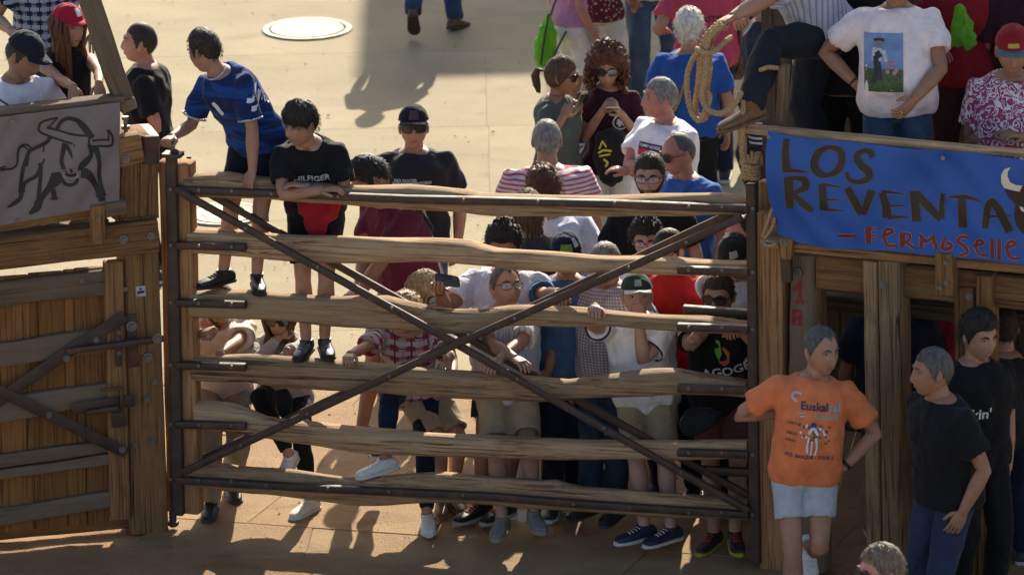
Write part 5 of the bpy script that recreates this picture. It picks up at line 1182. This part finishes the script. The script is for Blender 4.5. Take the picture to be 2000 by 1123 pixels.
p29 = person('man in black cap and white t-shirt with fingers over the second rail', (1436, 500), dep=.95, yaw=-10, head=(-22, 30), aR=('g', 1427, 500, -.04), poleR=(-.8, .2, -.8), hr='grip', top=WHITE, pants=DKJ, cap=((.02, .022, .022), (.02, .022, .022), [(8, 40, .55, .85, (.35, .36, .36))]), hairs=('short', 'black'), seed=16, skin='mid')
p30 = person('balding man with glasses seen in profile behind the black cap', (1452, 460), dep=1.7, yaw=-60, head=(-68, 12), top=cloth((.12, .15, .12)), pants=DKJ, glasses=('clear',), hairs=('bald', 'dkbrown'), skin='red', seed=17)
# --- in the square behind
p8 = person('man in black cap and sunglasses facing the gate in a charcoal t-shirt', (808, 250), H=1.76, yaw=2, head=(2, -6), aL=('l', .26, .05, -.53), top=CHAR, pants=cloth((.09, .12, .17), 'denim', (.18, .22, .28)), glasses=('sun',), cap=((.010, .010, .014), (.010, .012, .03), [(-19, 19, .42, .88, (.075, .028, .028))]), hairs=('short', 'black'), seed=18, skin='mid', w=1.06)
for i, (t_, u_, v_) in enumerate((('NO WATER', -.055, -.215), ('NO SHADOW', -.052, -.235), ('UP TO THE', -.02, -.262), ('TORO', .055, -.235), ('Viva', .07, -.28))): chest_text(p8, t_, .027, plain('grey_print', (.50, .50, .52), .6), u_*1.15, v_+.135, off=.007)
watch(p8, 1)
p5 = person('close cropped man in black t-shirt seen in profile beyond the left post', (274, 84), H=1.78, yaw=-95, head=(-92, -4), aL=('l', .25, .14, -.42), poleL=(.8, 0, -.5), top=BLACKT, pants=BLACKT, hairs=('buzz', 'dkbrown'), skin='red', seed=19, w=1.06)
p17 = person('heavy grey haired man in red and white striped polo seen from behind', (1068, 276), H=1.76, yaw=184, head=(178, 2), top=cloth((.55, .50, .52), 'stripes', (.45, .07, .10), .027), pants=DKJ, hairs=('crop', 'grey'), seed=20, w=1.28, belly=.03, face=False)
chest_decal(p17, 'collar', *grid2(.16, .035, 8, 2), plain('blue_collar', (.05, .06, .18), .8), 0, .075, back=True)
p16 = person('person with curly brown hair in white t-shirt stooping behind the top rail', (1064, 372), H=1.70, yaw=-80, lean=(30, -85), head=(-150, 25), top=LILAC, pants=DKJ, hairs=('wavy', 'auburn'), seed=21, face=False, w=1.08)
p53 = person('woman with long straight brown hair seen from behind below the top rail', (1030, 412), H=1.60, yaw=190, head=(185, 5), top=DKT, pants=DKJ, hairs=('long', 'brown', .22), seed=22, face=False, fem=1, w=.92)
p18 = person('woman with ponytail and sunglasses in grey green top holding a yellow phone', (1096, 148), H=1.66, yaw=62, head=(80, 10), aL=('p', 1122, 222, .16), aR=('p', 1100, 228, .10), hl='hold', hr='hold', poleL=(-.2, -.3, -1), fem=1, w=.98, top=cloth((.085, .10, .085)), sleeve=.95, pants=WJ, glasses=('sun',), hairs=('pony', 'brown'), skin='tan', seed=23)
p19 = person('woman with big auburn curls and sunglasses in burgundy t-shirt reading a phone', (1186, 132), H=1.66, yaw=-8, head=(-4, 12), aL=('p', 1212, 222, .24), aR=('p', 1178, 216, .24), hl='hold', hr='hold', poleL=(.6, .3, -1), poleR=(-.6, .3, -1), fem=1, w=1.0, top=BURG, pants=WJ, pantk='short', glasses=('sun',), hairs=('curls', 'auburn'), skin='mid', seed=24)
chest_decal(p19, 'printed_emblem', *disc2(.052, 26, .044), WPRINT, .10, -.13); chest_strokes(p19, 'printed_emblem', [([(-.02, .02), (.0, .005), (.02, .02)], .016), ([(-.025, -.01), (0, .0), (.022, -.022)], .02), ([(.0, .01), (-.01, -.03)], .016)], WPRINT, .10, -.13)
p20 = person('grey haired man in white t-shirt with folded arms looking left', (1290, 192), H=1.74, yaw=-48, head=(-80, -2), aL=('l', -.09, .25, -.23), aR=('l', .13, .23, -.21), poleL=(.7, -.1, -.7), poleR=(-.9, -.3, -.8), top=WHITE, pants=LJ, hairs=('crop', 'grey'), skin='red', seed=25, w=1.15, belly=.03)
chest_decal(p20, 'printed_band', *grid2(.20, .042, 8, 3), plain('navy_print', (.012, .014, .05), .6), .03, -.06); chest_decal(p20, 'printed_band', *grid2(.20, .042, 8, 3), plain('red_print', (.40, .02, .03), .6), .03, -.103)
chest_text(p20, 'TOMMY HILFIGER', .026, WPRINT, .03, -.06, sx=.9, off=.006)
p21 = person('bald man in sunglasses and plain blue t-shirt looking left', (1326, 300), H=1.74, yaw=-35, head=(-66, 12), top=cloth((.045, .12, .36)), pants=DKJ, glasses=('sun', 'brown'), hairs=('bald', 'dkgrey'), skin='red', seed=26, w=1.05)
p22 = person('bearded man with glasses in black t-shirt looking over the top rail', (1269, 345), H=1.78, yaw=0, head=(-10, 2), top=BLACKT, pants=DKJ, glasses=('clear',), beard='dkbrown', hairs=('short', 'dkbrown'), seed=27, w=1.05, skin='fair')
p32 = person('white haired man in blue t-shirt with tan strap seen from behind', (1346, 58), H=1.66, yaw=176, head=(176, 4), top=cloth((.02, .075, .30)), pants=BLACKT, hairs=('full', 'white'), seed=28, w=1.08, face=False)
strap_path(p32, [(200, .98), (175, .7), (150, .35), (120, .05)], .022, plain('tan_leather', (.24, .15, .05), .6))
p33 = person('woman in pink vest top and white shorts with a green bag on her back', (1117, -128), H=1.68, yaw=118, head=(110, 0), fem=1, w=1.0, top=cloth((.50, .22, .34)), topk='tank', pants=WJ, pantk='short', hairs=('long', 'brown', .2), seed=29, face=False, aR=('l', -.22, .08, -.5))
p34 = person('woman in dotted maroon top and white trousers at the upper edge', (1166, -150), H=1.64, yaw=165, head=(160, 0), fem=1, w=1.0, top=cloth((.11, .02, .03), 'dots', (.5, .42, .4), .03), pants=WJ, hairs=('bob', 'dkbrown'), seed=30, face=False, aR=('l', -.28, .12, -.42))
p35 = person('man in faded blue jeans standing with his hand by his hip beyond the curly woman', (1272, -205), H=1.80, yaw=10, head=(20, 0), top=WHITE, pants=LJ, seed=31, face=False, w=1.05, aR=('l', -.20, .10, -.46), feet={-1: (('l', -.14, .08, 0), -20), 1: (('l', .16, -.1, 0), 20)}, shoe=BRS)
p36 = person('person in rose red t-shirt with printed back at the upper edge', (1378, -82), H=1.76, yaw=186, head=(180, 0), top=cloth((.42, .055, .10)), pants=DKJ, seed=32, face=False, w=1.12, aL=('l', .30, .16, -.30))
chest_text(p36, 'CASTERS', .06, plain('black_text', (.03, .02, .03), .6), .02, -.17, back=True, arc=.9)
p51 = person('person in navy shorts with bare legs behind the coiled rope', (1442, -118), H=1.72, yaw=170, head=(170, 0), top=NAVY, pants=cloth((.02, .03, .06)), pantk='short', seed=33, face=False, shoe=((.02, .03, .09), (.3, .3, .3)))
p42 = person('child in navy and white striped top beyond the rope holder', (1503, 108), H=1.42, yaw=190, head=(185, 0), top=cloth((.014, .018, .04), 'stripes', (.45, .45, .5), .035), pants=NAVY, seed=34, face=False, w=.85)
p43 = person('man in dark shirt seen in profile at the upper edge beside the rope holder', (1484, -4), H=1.78, yaw=-85, head=(-88, 0), top=DKT, pants=DKJ, seed=35, hairs=('short', 'brown'), skin='mid')
# walker far back: only his legs are in the picture
g_ = ground(846, 52); wk = g_ + V((0, 0, 1.66)); d_ = wk-CAMP; hpx = (1000 + FPX*d_.dot(_r)/d_.dot(_f), 561.5 - FPX*d_.dot(_u)/d_.dot(_f))
p37 = person('man in blue jeans and brown shoes walking away in the far shade', hpx, H=1.78, yaw=185, head=(180, 0), top=DKT, pants=cloth((.025, .045, .09), 'denim', (.05, .08, .14)), shoe=((.10, .045, .02), (.05, .03, .02)), seed=36, face=False, feet={-1: (('w', ground(889, 36, .085)), 150, 10), 1: (('w', ground(806, 46, .16)), 178, 42)})
# --- left stand
zl = 1.9
p2 = person('girl in red cap with long auburn hair and black top at left', (132, 52), dep=.60, depF=L, z0=zl, sit=.26, yaw=12, head=(48, 2), aL=('w', L.P(199, 178, .04)), aR=('w', L.P(164, 186, .04)), hl='drape', hr='drape', poleL=(.8, .5, 0), poleR=(-.1, .8, -.5), fem=1, w=.92, top=BLACKT, topk='tank', pants=BLACKT, hairs=('long', 'auburn', .36), cap=((.32, .012, .035), (.34, .02, .04), [(-10, 16, .55, .95, (.6, .6, .62))]), skin='mid', seed=37, feet={1: (('l', .1, .1, 0), 10), -1: (('l', -.1, .1, 0), -10)})
b = MB(); c = p2['cS'] + p2['F']*.105*p2['k'] - V((0, 0, .07)); b.tube([c + p2['S']*.045 + V((0, 0, .08)), c - V((0, 0, .0)), c - p2['S']*.045 + V((0, 0, .08))], .0016, 5); b.build('necklace', BLK, p2['t']); b = MB(); b.ell(c - V((0, 0, .012)) + p2['F']*.01, p2['S']*.011, p2['F']*.004, V((0, 0, .013))); b.build('pendant', WPRINT, p2['t'])
p3 = person('boy in navy cap and white football shirt looking down at the left stand rail', (46, 108), dep=.28, depF=L, z0=zl, sit=.34, yaw=20, lean=(14, 20), head=(62, 26), w=.95, top=cloth((.56, .56, .62)), topk='jersey', pants=NAVY, cap=((.010, .013, .024), (.010, .014, .028)), hairs=('short', 'dkbrown'), skin='dark', seed=38, sleeve=.8, feet={1: (('l', .1, .1, 0), 10), -1: (('l', -.1, .1, 0), -10)}, aL=('l', .16, .2, -.30), aR=('l', -.2, .2, -.30))
NP = plain('navy_print', (.012, .014, .05), .6)
chest_decal(p3, 'printed_crest', *disc2(.032, 18, .024), NP, .085, -.05); chest_strokes(p3, 'printed_crest', [([(-.012, .01), (.006, 0), (-.004, -.014)], .01)], NP, .085, -.05); chest_strokes(p3, 'printed_stripe', [([(-.17, -.04), (-.12, -.16), (-.06, -.30)], .018), ([(-.20, -.08), (-.15, -.2), (-.09, -.32)], .012), ([(-.14, -.06), (-.07, -.1)], .01)], NP, 0, .07)
chest_decal(p3, 'printed_band', *grid2(.085, .05, 5, 3), NP, .17, -.10, yaw=40); chest_text(p3, 'TH', .035, WPRINT, .17, -.10, yaw=40, off=.006)
p1 = person('man in navy and white checked shirt and jeans at the upper left corner', (88, -118), dep=1.15, depF=L, z0=zl, yaw=25, head=(30, 10), aR=('p', 20, 60, .3), aL=('l', .25, .2, -.4), top=cloth((.02, .03, .08), 'plaid', (.30, .34, .42), .055, (.008, .012, .03)), topk='shirt', pants=cloth((.03, .05, .10), 'denim', (.06, .09, .15)), seed=39, w=1.15, face=False)
# --- right stand
zp = 1.80
p38 = person('man in pale striped shirt with one brown boot on the rail holding a coiled rope', (1502, -150), dep=.52, depF=Rf, z0=2.06, yaw=-74, lean=(25, -80), head=(-78, 15), aL=('w', Rf.P(1410, 48, .16)), aR=('w', Rf.P(1432, 70, -.05)), poleL=(.2, -.4, -1), poleR=(.2, .4, -1), hl='fist', hr='fist', w=1.25,
    top=cloth((.40, .42, .50), 'pin', (.22, .24, .34), .02), topk='shirt', pants=cloth((.018, .020, .026)), feet={1: (('w', Rf.P(1466, 208, .12)), -70, 12), -1: (('l', -.10, -.05, 0), -70)}, kneeL=(-1, -.1, .9), shoe=((.13, .07, .03), (.10, .07, .045)), boot=True, seed=40, sleeve=.95, hairs=('short', 'grey'), tuck=True)
p39 = person('stout man in white t-shirt with a picture print, hand at the belt', (1752, -38), dep=.42, depF=Rf, z0=zp, yaw=-4, lean=(3, 180), head=(0, 5), aL=('p', 1784, 196, .34), aR=('p', 1672, 165, .02), poleL=(1, .1, -.2), poleR=(-.8, .4, -.2), w=1.04, belly=.075, top=cloth((.72, .62, .63)), pants=cloth((.035, .055, .10), 'denim', (.08, .11, .17)), seed=41, skin='tan', sleeve=.66)
SKYP = plain('sky_print', (.16, .24, .42), .6, var=.25, sc=12); GRS = plain('meadow_print', (.055, .085, .035), .6, var=.6, sc=70)
pu, pv = -.075, -.20
chest_decal(p39, 'printed_photo', *grid2(.22, .19, 8, 8), SKYP, pu, pv+.055); chest_decal(p39, 'printed_photo', *grid2(.22, .13, 8, 6), GRS, pu, pv-.105)
K = plain('dark_print', (.03, .028, .035), .6); Wp = plain('pale_print2', (.5, .48, .5), .6); SKp = plain('skin_print', (.30, .17, .12), .6); PK = plain('pink_print', (.40, .17, .20), .6, var=.5, sc=90)
chest_strokes(p39, 'printed_figure', [([(-.045, .03), (-.04, -.05), (-.06, -.12)], .03), ([(-.03, .0), (-.02, -.1)], .026)], K, pu, pv, off=.0062); chest_strokes(p39, 'printed_figure', [([(-.035, .07), (-.04, .0)], .055), ([(.0, .06), (.015, .0)], .02)], Wp, pu, pv, off=.0056); chest_decal(p39, 'printed_figure', *disc2(.016, 12), SKp, pu-.025, pv+.098, off=.006); chest_strokes(p39, 'printed_figure', [([(-.055, .112), (-.025, .118), (.005, .112)], .014), ([(-.04, .05), (-.02, .02)], .035)], K, pu, pv, off=.0068)
for (a_, b_) in ((.03, -.03), (.055, -.01), (.07, -.045), (.04, .0), (.06, -.06), (.02, -.055)): chest_decal(p39, 'printed_blossom', *disc2(.013, 8), PK, pu+a_, pv+b_, off=.0058)
watch(p39, -1, BLK, 'bracelet', .029, .006); b = MB(); w_, dd, nn = p39['hnd'][1]; b.tube(ring(w_ + dd*.115, nn.cross(dd).normalized(), nn, .012, .012, 12), .0025, 5); b.build('finger_ring', plain('gold', (.6, .42, .12), .25, 1), p39['t'])
p40 = person('person in red top behind the stout man on the right stand', (1888, -92), dep=1.15, depF=Rf, z0=zp, yaw=-10, head=(0, 0), top=cloth((.22, .012, .018)), pants=cloth((.045, .016, .014)), seed=42, fem=1, w=1.05, face=False, skin='dark', aR=('l', -.14, .18, -.30))
p41 = person('elderly woman in red cap and patterned rose blouse seated on the right stand', (1978, 100), dep=.50, depF=Rf, z0=zp, sit=.22, yaw=-8, lean=(8, 0), head=(-4, 12), aL=('p', 1990, 268, .2), aR=('p', 1950, 262, .2), fem=1, w=1.15, belly=.05, top=cloth((.28, .045, .11), 'floral', (.62, .56, .62)), pants=DKT, hairs=('short', 'grey'), cap=((.22, .012, .02), (.09, .12, .15), [(-16, 20, .45, .62, (.36, .26, .05))]), skin='tan', seed=43, feet={1: (('l', .12, .30, 0), 0), -1: (('l', -.12, .30, 0), 0)}, sleeve=.7)
p46b = person('dark dressed person standing between the rope holder and the stout man', (1650, -78), dep=1.0, depF=Rf, z0=zp, yaw=170, head=(180, 0), top=BLACKT, pants=BLACKT, seed=44, face=False, w=1.1)
p47b = person('person in navy standing behind the woman in the red cap', (1960, -30), dep=1.5, depF=Rf, z0=zp, yaw=0, head=(0, 0), top=NAVY, pants=NAVY, seed=45, face=False, w=1.15)
p48b = person('person in dark clothes at the far right of the stand', (2010, -60), dep=1.2, depF=Rf, z0=zp, yaw=0, head=(0, 0), top=BURG, pants=NAVY, seed=46, face=False, w=1.1)
# --- under and before the right stand
p44 = person('grey haired man in orange t-shirt and white shorts leaning at the painted log', (1603, 684), H=1.76, yaw=4, lean=(7, 112), head=(36, 6), aR=('p', 1530, 806, -.10), aL=('p', 1648, 912, .04), poleR=(-1, -.25, .1), poleL=(1, .2, -.1), hr='relax', hl='relax', w=.95, belly=.035,
    top=cloth((.68, .19, .075)), pants=cloth((.40, .43, .48)), pantk='mini', hairs=('receding', 'dkgrey'), skin='mid', seed=47, sleeve=.70, feet={-1: (('l', -.08, .10, 0), -10), 1: (('l', .05, -.26, .30), 5, 50)}, shoe=WS)
NVP = plain('navy_letter', (.03, .035, .09), .6); PLB = plain('pale_blue_letter', (.30, .42, .52), .6); PG = plain('pale_green_letter', (.34, .42, .30), .6); BRP = plain('brown_print', (.14, .07, .03), .6)
chest_text(p44, 'Euskal', .062, NVP, -.005, -0.065, sx=1.0, off=.005); chest_text(p44, 'tel', .062, PLB, .112, -0.065, off=.005); chest_text(p44, 'Euskadi', .045, PG, .065, -0.115, off=.005)
chest_strokes(p44, 'printed_logo', [([(-.10, -.12), (-.13, -.095), (-.115, -.07), (-.08, -.075)], .014), ([(-.085, -.178), (-.05, -.17)], .008), ([(-.08, -.195), (-.045, -.19)], .008)], plain('silver_print', (.45, .38, .42), .6), 0, .07)
r2 = random.Random(5)
for i in range(46):
    a_, q = r2.uniform(-.085, .10), r2.uniform(-.26, -.165); q -= .05*(r2.random() < .3 and abs(a_) < .03); chest_decal(p44, 'printed_riders', *disc2(r2.uniform(.004, .011), 6), r2.choice((BRP, NVP, WPRINT, plain('ochre_print', (.45, .28, .08), .6), BRP)), a_, q, off=.004+.002*r2.random(), rng=.8)
chest_strokes(p44, 'printed_rider', [([(-.02, -.30), (-.025, -.36), (-.018, -.39)], .012), ([(.02, -.30), (.03, -.36), (.022, -.40)], .012), ([(-.025, -.285), (.0, -.25), (.028, -.285)], .016), ([(0, -.32), (0, -.40)], .008)], WPRINT, 0, .07, off=.007); chest_decal(p44, 'printed_rider', *disc2(.018, 10), NVP, 0, -.165, off=.007)
chest_text(p44, 'ITZ. BASQUE • TOUR 2', .027, NVP, .0, -.345, off=.005)
for i, v_ in enumerate((-.165, -.22, -.26)): chest_text(p44, 'KIROL', .02, BRP, -.115, v_, off=.005)
watch(p44, 1)
p45 = person('grey haired man in black t-shirt and jeans standing in profile at the right', (1822, 726), H=1.76, yaw=-58, head=(-78, 0), aL=('p', 1880, 1000, .06), aR=('p', 1812, 975, -.02), top=BLACKT, pants=cloth((.022, .032, .07), 'denim', (.05, .065, .11)), hairs=('crop', 'dkgrey'), skin='tan', seed=48, w=1.08, lean=(5, -60))
p46 = person('young man with thick dark hair in black t-shirt with white gothic letters', (1912, 656), H=1.76, yaw=20, head=(34, 10), aL=('p', 1968, 935, .05), top=BLACKT, pants=BLACKT, hairs=('full', 'black'), skin='mid', seed=49, w=1.02)
chest_text(p46, "kin'", .085, WPRINT, -.03, -.19)
p47 = person('man in dark navy t-shirt seen from behind in the shade under the stand', (1742, 566), dep=.75, depF=Rf, yaw=175, head=(180, 0), top=NAVY, pants=cloth((.05, .08, .12)), pantk='short', seed=50, face=False, w=1.22, skin='tan')
p48 = person('grey shirted person half hidden in the shade behind the young man', (1962, 642), dep=.6, depF=Rf, yaw=180, head=(180, 0), top=CHAR, pants=NAVY, seed=51, face=False, w=1.12)
p49 = person('person in dark red far in the shade under the stand', (1836, 572), dep=1.2, depF=Rf, yaw=180, head=(180, 0), top=cloth((.22, .015, .04)), pants=NAVY, seed=52, face=False)
p50 = person('sandy haired man in sunglasses at the bottom edge looking left', (1722, 1118), H=1.78, yaw=-70, head=(-72, 2), top=DKT, pants=DKJ, glasses=('sun', 'brown'), hairs=('short', (.13, .10, .07)), brow='brown', skin='red', seed=53)

# prints, watches
chest_text(p7, 'HILFIGER', .052, WPRINT, .02, -.085, arc=.6); b2_ = chest_decal(p7, 'printed_flag', *grid2(.11, .03, 6, 2), plain('red_print', (.40, .02, .03), .6), .03, -.135); 
watch(p7, 1, plain('watch_steel', (.10, .14, .15), .25, .7), 'wristwatch', .031, .016)
for q in ((.10, -.05), (.10, -.10)): chest_strokes(p6, 'printed_chevron', [([(-.030, .012), (0, -.012), (.030, .012)], .022)], WPRINT, q[0]+.04, q[1]-.03, yaw=-8)
chest_strokes(p6, 'printed_badge', [([(-.02, .02), (.0, -.03), (.02, -.06)], .03)], WPRINT, -.02, -.06, yaw=-40); chest_text(p6, 'TUS', .05, WPRINT, .155, -.20, yaw=-2, rot=-80)
watch(p15, 1, plain('thin_band', (.02, .02, .02), .5), 'bracelet', .028, .004); watch(p11, -1, BLK, 'bracelet', .029, .006); watch(p27, -1, BLK, 'bracelet', .03, .003)

# ------------------------------------------------------------ things held, worn loose or hung
c = (p11['hnd'][-1][0]) + V((.05, -.05, .05)); c = atY(874, 548, c.y)
phone(c, _r*.030*0 + (_u*.96 - _r*.12).normalized()*.036 , (_r*.97 + _u*-.14).normalized()*.073, (.012, .012, .014), 'black phone held up sideways by the man in the white t-shirt')
c = (p18['hnd'][1][0] + p18['hnd'][-1][0])/2 + V((.03, -.05, .05)); c = atY(1131, 203, c.y)
phone(c, (_r*.9 + V((0, .4, 0))).normalized()*.018, (_u*.93 + _r*.35).normalized()*.072, (.50, .33, .02), 'yellow phone held by the woman with the ponytail')
c = (p19['hnd'][1][0] + p19['hnd'][-1][0])/2; c = atY(1196, 213, c.y-.05)
phone(c, (_r).normalized()*.045, V((0, -.06, .025)), (.55, .52, .46), 'pale phone held by the woman with auburn curls')
# red sweatshirt tied at the waist of the boy, hanging over the rail
def blob_cloth(name, label, cat, outline, F, d, mat, depth=.03, fold=.012, vox=.010, seed=1):
    """folded cloth: a thick shape from a pixel outline on a plane, voxel-smoothed with folds"""
    t = thing(name, label, cat, F.P(outline[0][0], outline[0][1], d)); P_ = [F.P(x, y, d) for x, y in outline]; c = sum(P_, V())/len(P_)
    mb = MB(); rings = []
    for q, s_ in ((-1, .80), (-.6, .97), (0, 1), (.6, .97), (1, .80)): rings.append([c + (p-c)*s_ + F.N*(depth*q) for p in P_])
    mb.loft(rings); me, co = remesh(mb, vox, 3, fold, 11, seed); finish(me, 'cloth', mat, t); return t
def frY(y):
    f = Fr(1000, 400, 0); f.O = V((0, y, 0)); return f
blob_cloth('sweatshirt', 'red sweatshirt hanging down behind the top rail in front of the boy in black', 'sweatshirt', [(586, 388), (612, 374), (648, 360), (672, 364), (674, 384), (660, 400), (654, 424), (640, 434), (632, 452), (612, 457), (600, 444), (598, 420), (588, 408)], G, -.165, cloth((.30, .012, .02)), .05, .026)
blob_cloth('green_scarf', 'bright green scarf hanging on the right stand beside the red top', 'scarf', [(1872, 12), (1886, 14), (1892, 40), (1904, 78), (1906, 94), (1896, 90), (1892, 104), (1884, 92), (1874, 98), (1858, 86), (1862, 60), (1868, 36)], Rf, -.75, cloth((.09, .27, .02)), .03, .03)  # a hanging scarf, not a bag
blob_cloth('drawstring_bag', 'bright green drawstring bag on the back of the woman in pink', 'bag', [(1074, 26), (1086, 60), (1084, 100), (1068, 128), (1050, 130), (1043, 104), (1054, 56)], frY(8.86), 0, cloth((.13, .40, .025)), .06, .022)
CORD = plain('dark_cord', (.03, .05, .03), .7); gb = bpy.data.objects['drawstring_bag']; fY = frY(8.76)
for pts in ([(1076, 30), (1082, 10), (1092, -12)], [(1106, 62), (1092, 88), (1076, 122)], [(1072, 28), (1064, 70), (1056, 126)]):
    b = MB(); b.tube([fY.P(x, y, 0) for x, y in pts], .008, 6); b.build('cord', CORD, gb, ang=180)
t = blob_cloth('backpack', 'black bag with a yellow emblem carried in front by the curly haired woman', 'bag', [(1166, 262), (1196, 250), (1222, 262), (1226, 310), (1214, 350), (1192, 366), (1170, 350), (1160, 306)], frY(5.0), 0, cloth((.012, .012, .013)), .07, .010)
FF = frY(5.0); Bb = BVHTree.FromPolygons([v_.co + MW[t.children[0].name].translation for v_ in t.children[0].data.vertices], [tuple(p_.vertices) for p_ in t.children[0].data.polygons])
strokes('printed_emblem', FF, Bb, [([(1170, 286), (1176, 270), (1184, 283)], 3, 0), ([(1168, 294), (1178, 289), (1194, 290)], 4), ([(1170, 300), (1192, 296)], 3, 0), ([(1178, 306), (1186, 312), (1182, 320)], 4)], plain('yellow_print', (.42, .36, .04), .6), t, off=.004, seg=2, dd=0)
blob_cloth('waist_bag', 'black waist bag with pale letters worn by the tattooed man', 'bag', [(1326, 828), (1340, 800), (1372, 796), (1410, 806), (1406, 826), (1380, 842), (1352, 852), (1334, 846)], G, -.19, cloth((.014, .014, .016)), .045, .006)
blob_cloth('handbag', 'small black handbag hanging beside the woman in black trousers', 'bag', [(537, 762), (560, 758), (572, 780), (568, 810), (552, 818), (542, 800)], G, -.24, cloth((.010, .010, .010)), .03, .004)
# coiled rope in the hand of the man on the rail
co_ = thing('coiled_rope', 'thick hemp rope coiled in the hand of the man on the rail', 'rope', Rf.P(1400, 60, .2))
def rp(pts, r=.0175): rope('rope_loop', [Rf.P(x, y, d) for x, y, d in pts], r, co_)
rp([(1408, 46, .24), (1388, 62, .25), (1376, 90, .26), (1372, 130, .27), (1374, 170, .27), (1386, 190, .28), (1376, 220, .28), (1366, 236, .28), (1352, 222, .27), (1343, 190, .27), (1342, 150, .26), (1352, 118, .25), (1366, 100, .24), (1380, 70, .22), (1404, 44, .2)])
rp([(1412, 50, .21), (1394, 70, .21), (1386, 105, .22), (1386, 140, .22), (1380, 180, .22), (1380, 225, .22), (1368, 234, .22), (1358, 210, .22), (1364, 160, .21), (1368, 110, .21), (1376, 80, .20), (1400, 52, .19)])
rp([(1410, 48, .28), (1384, 76, .30), (1380, 120, .30), (1376, 160, .31), (1370, 190, .31), (1384, 215, .30), (1405, 222, .29), (1428, 212, .27), (1440, 196, .24), (1448, 180, .20)])
rp([(1362, 96, .25), (1380, 104, .33), (1396, 100, .30), (1414, 84, .22), (1428, 74, .12)]); rp([(1484, 138, .02), (1500, 132, .02), (1520, 134, -.02)], .014)
rope('rope_loop', [Rf.P(1453, 196, .16), Rf.P(1450, 250, .18), Rf.P(1450, 300, .14)], .0165, co_)
for o in list(TMP.objects): bpy.data.objects.remove(o)
bpy.data.collections.remove(TMP)
